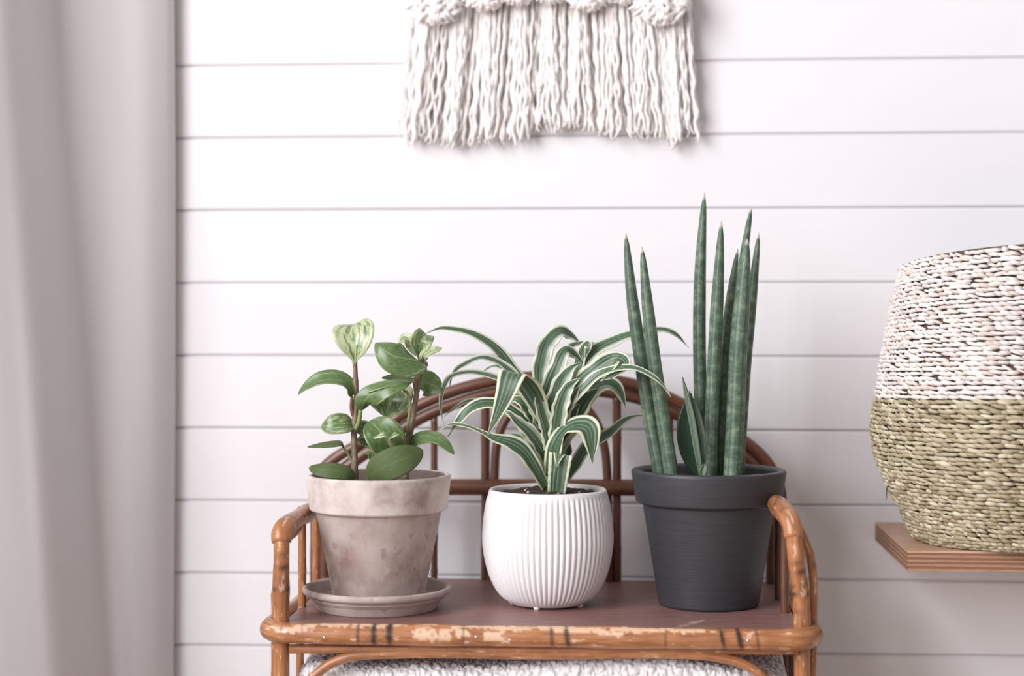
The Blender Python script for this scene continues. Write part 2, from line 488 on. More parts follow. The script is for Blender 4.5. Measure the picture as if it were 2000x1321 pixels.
# ---------------------------------------------------------------- curtain
def curtain():
    nz = 90
    zs = np.linspace(.015, 2.35, nz)
    zbot, ztop = W(150, 1321, -.1).z, W(150, 0, -.1).z
    V = []; uv = []; nu = 0
    for z in zs:
        h = (z-zbot)/(ztop-zbot)                    # 0 at the photo's bottom edge, 1 at its top edge
        hc = min(1.6, max(-.8, h)); sh = 100*(1-hc)     # the folds run diagonally down to the right
        # section, from the straight hem to the left: (photo column, distance from the wall)
        a = 116+sh
        sec = [(339, -.006), (337, -.014), (330, -.022), (a+(338-a)*.75, -.040), (a+(338-a)*.5, -.056), (a+(338-a)*.3, -.066), (a+22, -.072), (a+6, -.075), (a-10, -.082), (a-34, -.104), (a-62, -.134), (a-88, -.160), (a-112, -.176), (a-140, -.187), (a-180, -.202),
               (a-220, -.216), (a-255, -.226), (a-290, -.20), (a-345, -.12), (a-385, -.09), (a-430, -.13), (a-480, -.17), (a-530, -.15), (a-580, -.10)]
        P = []
        for px, y in sec:
            x = W(px, 600, y).x
            P.append((x+.002*mnoise.noise(Vector((px*.01, z*3, 2))), y+.006*mnoise.noise(Vector((px*.012, z*2.2, 5))), z))
        D = catmull(P, 130); nu = len(D)
        for j, p in enumerate(D): V.append(tuple(p)); uv.append((j*.006, z))
    Fc = [(i*nu+j, i*nu+j+1, (i+1)*nu+j+1, (i+1)*nu+j) for i in range(nz-1) for j in range(nu-1)]
    o = mesh('curtain', V, Fc, CURTAIN, None, True, uv)
    m = o.modifiers.new('thickness', 'SOLIDIFY'); m.thickness = .0015
    tag(o, 'pale grey linen curtain hanging in soft folds left of the plank wall', 'curtain')
curtain()

# ---------------------------------------------------------------- rattan bench
YF, YB = -.335, -.055            # centre line of the front posts / of the back posts
bench = thing('rattan_bench', (W(1075, 1240, YF).x, (YF+YB)/2, 0), 'small worn rattan bench with arched back and armrests carrying three potted plants', 'bench')
xl, xr = W(550, 1225, YF).x, W(1566, 1225, YF).x      # front posts
ZA = W(550, 1032, YF).z                               # height of the armrests
rp = .0080
def burner(marks, pales=()):
    """marks: (coordinate along the cane in m, half width, strength) dark heat marks"""
    def fn(V, uv):
        b = np.zeros(len(V)); p = np.zeros(len(V))
        for s0, w, k in marks:
            b = np.maximum(b, k*np.exp(-((uv[:, 1]-s0-.004*(uv[:, 0]-.5))/w)**4)*(0.55+.45*np.sin(uv[:, 0]*17+s0*90)))
        for s0, w, a0, aw in pales:
            da = np.abs((uv[:, 0]-a0+.5) % 1-.5)
            nz = np.array([mnoise.noise(Vector((q[1]*90, q[0]*9, s0*10))) for q in uv])
            p = np.maximum(p, ((np.abs(uv[:, 1]-s0)/w+da/aw+.6*nz) < .9)*.9)
        return {'burn': np.clip(b, 0, 1), 'pale': p}
    return fn
def knobby(r, k, amt=.08):
    ph = random.random()*9
    return lambda t: r*(1+amt*.35*math.sin(9*t+ph)+amt*max(0, math.cos(2*math.pi*k*t+ph))**12)

# seat board
box('seat_board', W(551, 1225, YF).x+.002, xr-.002, -.343, YB+.012, Z0-.010, Z0, BOARD, bench, .001)
# front rail wraps round both corners and runs back along the sides
rr = .0104; zr = W(1075, 1243, -.350).z
xa, xb = W(521, 1240, -.35).x, W(1590, 1246, -.35).x
rail_pts = [(xa+.004, YB, zr), (xa+.001, -.22, zr), (xa-.001, -.315, zr), (xa+.003, -.337, zr), (xa+.018, -.351, zr), (xa+.06, -.353, zr), (0, -.353, zr), (xb-.06, -.353, zr), (xb-.018, -.351, zr), (xb-.003, -.337, zr), (xb+.001, -.315, zr), (xb, -.22, zr), (xb-.004, YB, zr)]
S = catmull(rail_pts, 900); sl = np.r_[0, np.cumsum(np.linalg.norm(np.diff(S, axis=0), axis=1))]
def rail_s(px):                                  # arc length at a photo column
    x = W(px, 1245, -.353).x; i = [k for k in range(len(S)) if S[k][1] < -.345]
    return float(np.interp(x, S[i, 0], sl[i]))
marks = [(rail_s(p), w, k) for p, w, k in ((699, .0022, .7), (730, .0036, .95), (760, .0038, .95), (1078, .003, .6), (1108, .003, .8), (1412, .0035, .9), (1446, .004, .95), (1300, .0015, .4), (900, .0012, .35))]
pales = [(rail_s(845), .030, .27, .13), (rail_s(985), .018, .28, .10), (rail_s(900), .014, .25, .08), (rail_s(580), .02, .2, .1), (rail_s(1230), .05, .2, .07), (rail_s(1120), .04, .2, .06), (rail_s(1010), .06, .19, .05)]
Rr = rr*(1+.03*np.sin(sl*33)+.02*np.sin(sl*71+1))
Vv, Ff, Uu = tube_data(S, Rr, 28)
ra = {'burn': np.zeros(len(Vv)), 'pale': np.zeros(len(Vv))}
fx = lambda px: W(px, 1245, -.362).x
for q, p in enumerate(Vv):
    if p[1] > -.338: continue
    phi = math.degrees(math.atan2(p[2]-zr, -(p[1]+.353))); x = p[0]
    nz1 = mnoise.noise(Vector((x*55, phi*.035, 1))); nz2 = mnoise.noise(Vector((x*190, phi*.06, 7)))
    b = 0
    for c, w, sl_, k in ((699, 4, 0, .75), (730, 7, 0, 1), (760, 8, 0, 1), (1078, 5, .05, .7), (1108, 6, .08, .9), (1412, 5, .14, .95), (1446, 7, .14, 1), (1300, 3, 0, .5), (905, 3, 0, .45), (1480, 4, .1, .6)):
        cx_ = fx(c-sl_*phi*.5); d = abs(x-cx_)/(w/2050)
        b = max(b, k*min(1, max(0, 1.45-d-.5*abs(nz2)-.9*abs(nz1)*(abs(phi)/45))))
    ra['burn'][q] = b
    m = 0
    for c, w, ph0, pw in ((850, 55, 12, 34), (965, 34, 14, 30), (905, 20, 30, 22), (580, 40, 40, 30), (1230, 120, 56, 24), (1110, 90, 58, 24), (1000, 130, 62, 22), (690, 120, 66, 20), (1340, 70, 52, 18), (1185, 40, 30, 16)):
        d = ((x-fx(c))/(w/2050))**2+((phi-ph0)/pw)**2
        m = max(m, min(1, max(0, (.85-d-1.1*nz1-.9*nz2)*3.0)))
    ra['pale'][q] = m*.85
rail = mesh('front_rail', Vv, Ff, RATTAN, bench, uvs=Uu, attrs=ra)
rail['label'] = 'thick honey cane rail with burn marks and worn pale patches'
for px, py in ((633, 1246), (930, 1245), (996, 1251), (1186, 1246), (1461, 1252)):
    p = W(px, py, -.363)
    v, f, u = lathe_data([(.0001, .0012), (.0011, .0010), (.0016, .0004), (.0016, -.002), (.0001, -.002)], 12)
    o = mesh('nail', [(p.x+a, p.y-c+.0005, p.z+b) for a, b, c in v], f, STEEL, rail)
# flat edging strip below the rail
tube('edging_strip', [W(566, 1268, -.343), W(800, 1268, -.345), W(1100, 1270, -.345), W(1560, 1270, -.343)], .0046, RATTAN, bench, 40, 10)

for side, x in ((-1, xl), (1, xr)):
    lean = -.0 if side < 0 else -.004
    # front post, from the floor up to the armrest
    pts = [(x, YF, 0.0), (x, YF, .3), (x, YF, Z0), (x+lean, YF, Z0+.05), (x+2*lean, YF, ZA-(.008 if side < 0 else -.002))]
    mk = [(Z0+.018, .002, .5), (Z0+.034, .0028, .95), (Z0+.043, .0022, .6), (Z0+.055, .0026, .9), (Z0+.066, .002, .5), (.53, .003, .6)]
    pal = [(Z0+.03, .045, .75, .10), (Z0+.075, .02, .8, .12)] if side < 0 else [(Z0+.045, .03, .75, .08), (Z0+.08, .02, .7, .1)]
    tube('front_post', pts, knobby(rp, 6), RATTAN, bench, 160, 16, burner(mk, pal))
    # armrest: elbow at the post, then level back to the back frame
    e = x+2*lean
    if side < 0:
        ap = [(e+.000, YF+.000, ZA-.014), (e-.0005, YF+.003, ZA-.007), (e+.0015, YF+.012, ZA-.001), (e+.004, YF+.05, ZA+.0025), (e+.006, YF+.14, ZA+.003), (e+.008, YB, ZA+.004)]
        ar = lambda t: .0094*(1+.10*math.exp(-((t-.06)/.06)**2)+.05*math.sin(22*t))
    else:
        ap = [(e-.000, YF+.000, ZA-.005), (e-.001, YF+.004, ZA+.006), (e-.004, YF+.012, ZA+.013), (e-.009, YF+.05, ZA+.019), (e-.010, YF+.14, ZA+.017), (e-.008, YB, ZA+.015)]
        ar = lambda t: .0090*(1+.22*math.exp(-((t-.16)/.09)**2)+.05*math.sin(25*t+1))
    tube('armrest', ap, ar, RATTAN, bench, 90, 16, burner([(.06, .002, .9), (.075, .0015, .7), (.045, .0016, .6), (.11, .003, .8), (.025, .001, .5)], [(.05, .012, .3, .15), (.09, .02, .25, .1)]))
    # thin bent cane on the outer side of the post
    q = side
    if side < 0:
        op = [(x-.0075, YF+.016, 0), (x-.0085, YF+.016, .4), (x-.0095, YF+.016, Z0), (x-.0085, YF+.016, Z0+.03), (x-.0065, YF+.016, Z0+.060), (x-.001, YF+.02, ZA-.016), (x+.005, YF+.06, ZA-.008)]
    else:
        op = [(x+.0075, YF+.016, 0), (x+.0085, YF+.016, .4), (x+.0125, YF+.016, Z0+.005), (x+.0125, YF+.016, Z0+.045), (x+.0085, YF+.018, ZA-.020), (x-.002, YF+.024, ZA+.004), (x-.010, YF+.06, ZA+.016), (x-.014, YF+.12, ZA+.018)]
    tube('side_cane', op, knobby(.0042, 9, .12), RATTAN, bench, 120, 12, burner([(.5, .003, .7), (.66, .002, .6)]))
    # side spindles
    for yy in (YF+.085, YF+.165):
        xx = x+(.004 if side < 0 else -.009)
        tube('side_spindle', [(x+side*(-.002), yy, .36), (x+side*(-.002), yy, Z0-.02), (xx, yy, Z0), (xx, yy, ZA+.012)], knobby(.0042, 5), RATTAN if side < 0 else RATTAN_DK, bench, 60, 10)
    # lower side rails that carry the shelf
    tube('lower_side_rail', [(x, YF, .36), (x, YB, .36)], .007, RATTAN, bench, 12, 10)
tube('lower_rail', [(xl, YF, .36), (xr, YF, .36)], .008, RATTAN, bench, 30, 12)
tube('lower_rail', [(xl, YB, .36), (xr, YB, .36)], .008, RATTAN_DK, bench, 30, 12)
box('lower_shelf', xl+.004, xr-.004, YF+.004, YB-.004, .362, .370, BOARD, bench, .001)

# arched back: two bent canes one inside the other that come down as the back posts
rb = .0060
def wp(l, y): return [W(px, py, y) for px, py in l]
outer = [(616, 1140), (617, 1060), (617, 990), (618, 945), (632, 915), (662, 890), (700, 868), (760, 826), (820, 791), (880, 766), (940, 749), (1000, 739), (1070, 735), (1140, 737), (1200, 744), (1260, 758), (1330, 788), (1400, 826), (1460, 866), (1497, 902), (1520, 945), (1526, 990), (1527, 1060), (1526, 1140)]
inner = [(634, 1140), (635, 1060), (636, 990), (640, 953), (658, 927), (690, 902), (722, 880), (775, 844), (830, 813), (885, 790), (945, 772), (1005, 762), (1070, 758), (1140, 760), (1200, 768), (1258, 782), (1322, 810), (1390, 847), (1445, 884), (1480, 915), (1502, 953), (1508, 990), (1509, 1060), (1508, 1140)]
def to_floor(l, y):
    p = wp(l, y); a, b = p[0], p[-1]
    return [Vector((a.x, y, 0)), Vector((a.x, y, .3))]+p+[Vector((b.x, y, .3)), Vector((b.x, y, 0))]
tube('back_arch', to_floor(outer, YB-.002), lambda t: .0066*(1+.04*math.sin(60*t)), RATTAN_DK, bench, 260, 14)
tube('back_arch', to_floor(inner, YB), lambda t: .0070*(1+.04*math.sin(50*t+1)), RATTAN_DK, bench, 260, 14)
tube('back_rail', [W(612, 952, YB-.006), W(850, 952, YB-.008), W(1080, 952, YB-.008), W(1526, 955, YB-.006)], knobby(.0092, 5, .04), RATTAN_DK, bench, 60, 16)
tube('inner_arch', [W(958, 1140, YB), W(964, 1000, YB)]+wp([(966, 930), (970, 872), (985, 825), (1015, 790), (1075, 772), (1130, 786), (1163, 822), (1180, 872), (1186, 930)], YB)+[W(1187, 1000, YB), W(1190, 1140, YB)], .0050, RATTAN_DK, bench, 120, 12)
for px, top, r in ((848, 815, .0040), (948, 775, .0050), (1205, 772, .0048), (1308, 808, .0040)):
    tube('back_spindle', [W(px, 1140, YB+.004), W(px, 1000, YB+.002), W(px, top, YB)], knobby(r, 5, .1), RATTAN_DK, bench, 40, 12)
# bent cane apron under the front rail
ap = [(598, 1342), (622, 1314), (652, 1294), (700, 1281), (780, 1277), (900, 1277), (1080, 1279), (1240, 1277), (1360, 1279), (1425, 1289), (1465, 1304), (1492, 1325), (1510, 1352)]
apt = wp(ap, -.345)
apt = [Vector((xl+.006, YF-.004, .42)), Vector((xl+.012, -.343, .50))]+apt+[Vector((xr-.012, -.343, .50)), Vector((xr-.006, YF-.004, .42))]
tube('apron_cane', apt, knobby(.0049, 6, .05), RATTAN, bench, 200, 14)

# ---------------------------------------------------------------- fleece blanket on the lower shelf
def blanket():
    x0, x1 = W(588, 1290, -.30).x, W(1545, 1290, -.30).x
    y0, y1 = -.332, -.09; zb = .3702
    def top(x, y):
        t = (x-x0)/(x1-x0)
        z = W(1000, 1290, -.31).z - .006*math.sin(2.2*t*3.1)-.010*max(0, t-.72)/.28
        z += .004*mnoise.noise(Vector((x*9, y*9, 1)))+.012*min(1, max(0, (y+.30)/.1))
        return z
    nx, na = 560, 250
    V = []; 
    for j in range(na):                          # section: front face up, rounded over the top edge, then back
        s = j/(na-1)
        for i in range(nx):
            t = i/(nx-1); x = x0+t*(x1-x0); zt = top(x, -.3); r = .013
            L1 = zt-r-zb; L2 = r*math.pi/2; L3 = (y1-y0-r)*.55; d = s*(L1+L2+L3)
            if d < L1: p = (y0, zb+d); n = (-1, 0)
            elif d < L1+L2:
                a = (d-L1)/r; p = (y0+r-r*math.cos(a), zt-r+r*math.sin(a)); n = (-math.cos(a), math.sin(a))
            else:
                y = y0+r+(d-L1-L2); p = (y, zt+(top(x, y)-zt)*min(1, (d-L1-L2)/.02)); n = (0, 1)
            # round in the two ends
            e = min(t, 1-t)*(x1-x0); q = 0 if e > .02 else .02-math.sqrt(max(0, .02**2-(.02-e)**2))
            P = Vector((x, p[0]+q*(n[0] != 0)*1.0, p[1]-q*n[1]))
            # curly pile
            c = Vector((x, p[0], p[1])); c = c*125+mnoise.noise_vector(c*210)*.42
            dv, _ = mnoise.voronoi(c)
            h = .0040*(min(1, (dv[1]-dv[0])*2.4)**.6-.6)+.0012*mnoise.noise(c*2.1)+.003*mnoise.noise(Vector((x*14, p[0]*14, p[1]*14+4)))
            # a soft crease between two folded layers
            h -= .008*math.exp(-((p[1]-(zt-.052-.01*math.sin(9*x)))/.005)**2)*(n[0] != 0)
            V.append((P.x, P.y+n[0]*h, P.z+n[1]*h))
    Fc = [(j*nx+i, j*nx+i+1, (j+1)*nx+i+1, (j+1)*nx+i) for j in range(na-1) for i in range(nx-1)]
    # closed underside and back
    b = len(V); V += [(x0+.01, y1, zb), (x1-.01, y1, zb), (x1-.01, y1, top(x1, y1)-.004), (x0+.01, y1, top(x0, y1)-.004)]
    Fc += [(b, b+1, nx-1, 0), (b+1, b, b+3, b+2), (b+3, (na-1)*nx, (na-1)*nx+nx-1, b+2)]
    o = mesh('fleece_blanket', V, Fc, FLEECE)
    tag(o, 'folded white curly fleece blanket on the lower shelf of the rattan bench', 'blanket')
blanket()

# ---------------------------------------------------------------- plywood wall shelf
zs_top = W(1689, 1020, 0).z
xsl = W(1772, 1080, -.243).x
shelf = thing('wall_shelf', (xsl+.3, -.12, zs_top-.02), 'thick birch plywood wall shelf under the seagrass basket', 'shelf')
TS = .0205; nl = 9
for k in range(nl):
    za = zs_top-TS*k/nl; zb_ = zs_top-TS*(k+1)/nl
    d = .0004*(k % 2)
    box('plywood_layer', xsl+d, xsl+.75, -.243+d, -.0005, zb_, za, PLYTOP if k == 0 else (PLYGLUE if k % 2 else PLYEDGE), shelf)

# ---------------------------------------------------------------- seagrass basket
def basket():
    cx, cy = W(1994, 900, -.158).x, -.160
    prof_px = [(1062, 195), (1052, 207), (1042, 214), (1010, 226), (980, 243), (920, 270), (860, 284), (820, 284.5), (760, 274), (695, 266), (615, 251), (525, 234), (512, 231)]
    zz = np.array([CAM.z-(p-HOR)/1853 for p, _ in prof_px]); rr_ = np.array([w/1853 for _, w in prof_px])
    zz = zs_top+.0015+(zz-zz[0])*((W(1994, 512, cy).z-zs_top)/(zz[-1]-zz[0]))
    sp = catmull(np.stack([rr_, zz, 0*zz], 1), 200)
    L = np.r_[0, np.cumsum(np.hypot(np.diff(sp[:, 0]), np.diff(sp[:, 1])))]
    root = thing('seagrass_basket', (cx, cy, zs_top), 'two-tone woven seagrass belly basket, white above olive, on the plywood shelf', 'basket')
    def surf(s, a, off=0.0):
        r = np.interp(s, L, sp[:, 0])+off; z = np.interp(s, L, sp[:, 1]); h = (z-zs_top)/.3
        dent = 1+.012*np.cos(3*a+1.0)*h
        zt = z+.016*h**2*np.cos(a+math.pi*.38)          # rim tilts up towards the room
        return np.stack([cx+r*dent*np.cos(a), cy+.95*r*dent*np.sin(a), zt], -1)
    # core wall
    A = np.linspace(0, 2*math.pi, 96, endpoint=False); ss = np.linspace(.0, L[-1], 50)
    V = np.concatenate([surf(s+0*A, A, -.0028) for s in ss]+[surf(s+0*A, A, -.008) for s in ss[::-1]])
    n = len(A); Fc = [(i*n+j, i*n+(j+1) % n, (i+1)*n+(j+1) % n, (i+1)*n+j) for i in range(99) for j in range(n)]
    Fc.append(tuple(reversed(range(n))))
    mesh('core', V, Fc, STRAW_IN, root)
    pitch = .00465; rows = int((L[-1]-.003)/pitch); NS = 104
    zsplit = CAM.z-(775-HOR)/1853
    data = {0: [[], [], []], 1: [[], [], []]}
    sides, rings = 6, 5
    ang = np.linspace(0, 2*math.pi, sides, endpoint=False)
    tl = np.linspace(-1, 1, rings); wid = np.array([.45, .95, 1.0, .95, .45])
    for r in range(rows+1):
        s0 = .0025+r*pitch
        low = np.interp(s0, L, sp[:, 1]) < zsplit
        for k in range(NS):
            a0 = 2*math.pi*(k+.5*(r % 2)+.10*math.sin(r*.9))/NS+.012*rng.normal()
            half = math.pi/NS*1.75*(1+.14*rng.normal())
            slope = .0013+.0007*rng.normal()
            th = .00215*(1+.16*rng.normal()); js = s0+.00035*rng.normal()
            jo = .0007*rng.normal()
            aa = a0+tl*half; sc = np.clip(js-tl*slope, 0, L[-1])   # lies slightly diagonal
            out = jo+.0032*np.cos(tl*math.pi/2*.98)-.0016
            ctr = surf(sc, aa, out)
            tan = np.gradient(ctr, axis=0); tan /= np.linalg.norm(tan, axis=1)[:, None]
            nr = np.stack([np.cos(aa), np.sin(aa), 0*aa], -1); up = np.cross(tan, nr); up /= np.linalg.norm(up, axis=1)[:, None]
            Vt = ctr[:, None]+(wid*th)[:, None, None]*(np.cos(ang)[None, :, None]*nr[:, None]*.72+np.sin(ang)[None, :, None]*up[:, None])
            D = data[1 if low else 0]
            D[0].append(Vt.reshape(-1, 3)); D[2].append(np.full(rings*sides, np.clip(.5+.27*rng.normal(), 0, 1)))
    tf = [(i*sides+j, i*sides+(j+1) % sides, (i+1)*sides+(j+1) % sides, (i+1)*sides+j) for i in range(rings-1) for j in range(sides)]
    tf += [tuple(reversed(range(sides))), tuple((rings-1)*sides+j for j in range(sides))]
    for key, nm, mt, lb in ((0, 'upper_weave', STRAW_PALE, 'white painted seagrass twining'), (1, 'lower_weave', STRAW_GREEN, 'natural olive seagrass twining')):
        D = data[key]; V = np.concatenate(D[0]); m = rings*sides
        Fc = [tuple(i+q*m for i in f) for q in range(len(D[0])) for f in tf]
        o = mesh(nm, V, Fc, mt, root, True, None, {'tone': np.concatenate(D[2])}); o['kind'] = 'stuff'; o['label'] = lb
    # stray ends
    for px, py, dx, dz in ((1712, 868, -.006, -.003), (1733, 952, -.001, -.013), (1722, 838, -.005, .002), (1850, 535, .003, .006), (1935, 512, -.004, .007)):
        p = W(px, py, cy-.02 if px < 1800 else cy-.115)
        tube('straw_end', [p+Vector((.008, 0, .001)), p, p+Vector((dx, -.003, dz))], lambda t: .0011*(1.2-t), STRAW_IN if px < 1800 else STRAW_PALE, root, 10, 6)
basket()

# ---------------------------------------------------------------- macrame wall hanging
def hanging():
    root = thing('wall_hanging', (W(1075, 0, -.02).x, -.02, W(1075, 0, -.02).z), 'cream knotted yarn wall hanging with long wavy fringe on the plank wall', 'wall hanging')
    zd = W(1075, -170, -.02).z
    tube('dowel', [(W(760, 0, -.02).x, -.022, zd), (W(1390, 0, -.02).x, -.022, zd)], .008, DOWEL, root, 20, 14)
    bx = [770, 790, 850, 905, 960, 1000, 1040, 1062, 1085, 1120, 1150, 1200, 1250, 1290, 1315, 1335, 1362, 1380]
    by = [268, 276, 284, 286, 278, 288, 262, 254, 258, 252, 262, 266, 268, 280, 288, 270, 270, 262]
    ntot = 290
    for k in range(ntot):
        layer = k % 3
        t = (k+.5)/ntot+random.uniform(-.004, .004)
        # strands gather in bunches under the knots
        xt = 803+t*540+5.5*math.sin(t*2*math.pi*9+.6)
        xe = 776+t*588+10*math.sin(t*2*math.pi*8+.4)+random.uniform(-6, 6)
        ye = np.interp(xe, bx, by)+random.uniform(-14, 5)-(10 if layer == 2 else 0)+(6 if layer == 0 and random.random() < .15 else 0)
        dep = (-.026, -.018, -.010)[layer]+random.uniform(-.003, .003)+.004*math.sin(t*2*math.pi*9+.6)
        a1, a2 = random.uniform(.8, 2.8), random.uniform(.5, 2.2); p1, p2 = random.random()*7, random.random()*7; l1 = random.uniform(55, 85)
        pts = [Vector((W(xt, -165, dep).x, dep*.6-.008, zd-.004))]
        yv = -60
        while yv < ye:
            g = max(0, yv)/280
            x = xt+(xe-xt)*g**1.3+a1*(.4+1.2*g)*math.sin(yv/l1*6.28+p1)+a2*(.3+1.1*g)*math.sin(yv/31*6.28+p2)*.6
            pts.append(W(x, yv, min(-.004, dep*(1-.25*g)+.0012*math.sin(yv/40*6.28+p2))))
            yv += 10
        pts.append(W(x+random.uniform(-6, 6), ye, min(-.003, dep*.8)))
        rad = random.uniform(.0022, .0031)
        tube('fringe_strand', pts, lambda u: rad*(1-.25*u+.10*math.sin(u*90+p1))*(1 if u < .97 else .6), YARN, root, 44, 6)
    # knots along the upper edge: crossing cords wrapped over a bulge
    kn = [(848, 2, 54, 46), (952, -18, 46, 40), (1012, -26, 40, 36), (1075, -22, 34, 30), (1148, -16, 44, 38), (1212, -24, 40, 32), (1290, 2, 54, 48)]
    for q, (px, py, wx, wz) in enumerate(kn):
        V, Fc, Uv = [], [], []
        sc = 2.03/F; c = W(px, py, -.034); A, Bz, Dp = wx*sc, wz*sc, .020
        for sgn in (-1, 1):
            for m in range(-4, 5):
                pts = []; o_ = m*.23+random.uniform(-.03, .03)
                for u in np.linspace(-1.15, 1.15, 17):
                    ex, ez = (u*.72+o_*.7)*1.0, (sgn*u*.72-sgn*o_*.7)
                    ez2 = -abs(ez) if False else ez
                    rad = math.hypot(ex, ez2)
                    if rad > 1.02: continue
                    bulge = math.sqrt(max(0, 1.06-rad*rad))+.10*math.sin((u*5+(m+4*(sgn > 0)))*math.pi*.5)
                    pts.append((c.x+ex*A+.0012*random.uniform(-1, 1), c.y-Dp*bulge, c.z+ez2*Bz+.0012*random.uniform(-1, 1)))
                if len(pts) < 5: continue
                S_ = catmull(pts, 26); R_ = .0031*(1+.12*np.sin(np.linspace(0, 30, 26)+m)); R_[0] *= .5; R_[-1] *= .5
                v, f, u_ = tube_data(S_, R_, 8); Fc += [tuple(i+len(V) for i in g) for g in f]; V += list(map(tuple, v)); Uv += list(map(tuple, u_))
        # short tufts that stick out of the lower edge
        for m in range(13):
            a = math.pi*random.uniform(1.05, 1.95); d = random.uniform(.95, 1.18)
            p0 = (c.x+.6*A*math.cos(a), c.y-.012, c.z+.6*Bz*math.sin(a)); p1 = (c.x+d*A*math.cos(a), c.y-.007+random.uniform(-.004, .004), c.z+d*Bz*math.sin(a))
            S_ = catmull([p0, ((p0[0]+p1[0])/2, c.y-.017, (p0[2]+p1[2])/2), p1], 10); v, f, u_ = tube_data(S_, np.linspace(.0026, .0014, 10), 7)
            Fc += [tuple(i+len(V) for i in g) for g in f]; V += list(map(tuple, v)); Uv += list(map(tuple, u_))
        mesh('knot', V, Fc, YARN, root, True, Uv)
hanging()

# ---------------------------------------------------------------- pots
def flat_soil(name, cx, cy, z, r, parent, bump=.004, seed=0):
    V, Fc = [(cx, cy, z+bump)], []; nr, na = 16, 56
    for i in range(1, nr+1):
        for j in range(na):
            a = 2*math.pi*j/na; q = r*i/nr; x, y = cx+q*math.cos(a), cy+q*math.sin(a)
            h = bump*(1-(i/nr)**2)+.0035*mnoise.noise(Vector((x*90, y*90, seed)))+.0018*mnoise.noise(Vector((x*240, y*240, seed)))
            V.append((x, y, z+h))
    Fc = [(0, 1+j, 1+(j+1) % na) for j in range(na)]
    for i in range(nr-1):
        for j in range(na):
            k = (j+1) % na; a = 1+i*na; Fc.append((a+j, a+na+j, a+na+k, a+k))
    # underside so that it is a plug of soil, not a sheet
    b = len(V); V += [(cx+r*.9*math.cos(2*math.pi*j/na), cy+r*.9*math.sin(2*math.pi*j/na), z-.02) for j in range(na)]
    Fc += [(1+(nr-1)*na+j, b+j, b+(j+1) % na, 1+(nr-1)*na+(j+1) % na) for j in range(na)]+[tuple(reversed(range(b, b+na)))]
    o = mesh(name, V, Fc, SOIL, parent); o['kind'] = 'stuff'; return o
def grain(parent, p, r, mat=PERLITE):
    v, f, u = lathe_data([(.0001, r), (r*.7, r*.7), (r, 0), (r*.8, -r*.6), (.0001, -r)], 7, lambda q, z, a, i: q*(1+.2*math.sin(3*a+i)))
    mesh('soil_grain', at(v, p), f, mat, parent)

# saucer and terracotta pot
P1 = Vector((W(737, 1187, -.250).x, -.250, Z0))
sc_prof = smooth_prof([(.001, 0), (.0605, 0), (.0665, .0105), (.0700, .0118), (.0712, .0150), (.0752, .0165), (.0768, .0190), (.0764, .0225), (.0740, .0236), (.0712, .0222), (.0680, .0105), (.0600, .0052), (.001, .0050)], .0016, 3)
v, f, u = lathe_data(sc_prof, 96)
tag(mesh('plant_saucer', at(v, P1), f, TERRA), 'round weathered terracotta saucer under the terracotta pot', 'saucer')
P1p = Vector((W(740, 1187, -.250).x, -.250, Z0+.0052))
pep = thing('potted_peperomia', P1p, 'variegated round-leaved plant in weathered terracotta pot at the left of the bench', 'plant')
tp = smooth_prof([(.001, 0), (.0425, 0), (.0455, .003), (.0642, .0965), (.0705, .0985), (.0738, .1325), (.0728, .1345), (.0690, .1350), (.0668, .1320), (.0630, .105), (.0560, .100), (.0400, .012), (.001, .012)], .0020, 3)
k_ = (W(740, 926, -.25).z-P1p.z)/.135
tp = [(r, z*k_) for r, z in tp]
v, f, u = lathe_data(tp, 96, lambda r, z, a, i: r*(1+.004*math.sin(2*a+1)))
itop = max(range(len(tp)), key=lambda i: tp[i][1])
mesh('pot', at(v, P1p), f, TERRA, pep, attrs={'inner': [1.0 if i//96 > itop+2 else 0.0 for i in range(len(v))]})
flat_soil('soil', P1p.x, P1p.y, P1p.z+.121*k_, .0640, pep, .004, 1)

# ribbed white pot
P2 = Vector((W(1070, 1180, -.215).x, -.215, Z0))
drac = thing('potted_dracaena', P2, 'striped strap-leaved plant in ribbed white ceramic pot in the middle of the bench', 'plant')
H2 = W(1070, 955, -.215).z-Z0
wpz = [(.001, .0018), (.034, .0018), (.040, .0034), (.0475, .0085), (.0545, .0175), (.0605, .030), (.0650, .046), (.0674, .062), (.0676, .074), (.0666, .088), (.0646, .102), (.0622, .114), (.0613, .1182), (.0604, .1200), (.0590, .1200), (.0578, .1180), (.0575, .105), (.0590, .080), (.050, .03), (.001, .012)]
wpz = [tuple(p) for p in catmull([(r, z*H2/.12, 0) for r, z in wpz], 110)[:, :2]]
NR = 68
zt_ = H2
def ribs(r, z, a, i):
    if i > 72: return r
    env = min(1, max(0, (z-.0048)/.006))*min(1, max(0, (H2*.955-z)/.004))
    return r+.00095*env*(abs(math.cos(a*NR/2))**.8*2-1.2)
iw = next(i for i, (r, z) in enumerate(wpz) if z > H2*.985)
v, f, u = lathe_data(wpz, NR*10, lambda r, z, a, i: ribs(r, z, a, 0 if i <= iw else 99))
mesh('pot', at(v, P2), f, CERAM, drac)
for a in (1.0, 3.1, 4.45, 5.9):
    v, f, u = lathe_data([(.001, 0), (.0028, 0), (.0034, .001), (.0034, .006), (.001, .006)], 14)
    mesh('foot', at(v, P2+Vector((.0365*math.cos(a), .0365*math.sin(a), 0))), f, CERAM, drac)
flat_soil('soil', P2.x, P2.y, Z0+H2-.0065, .0578, drac, .007, 5)

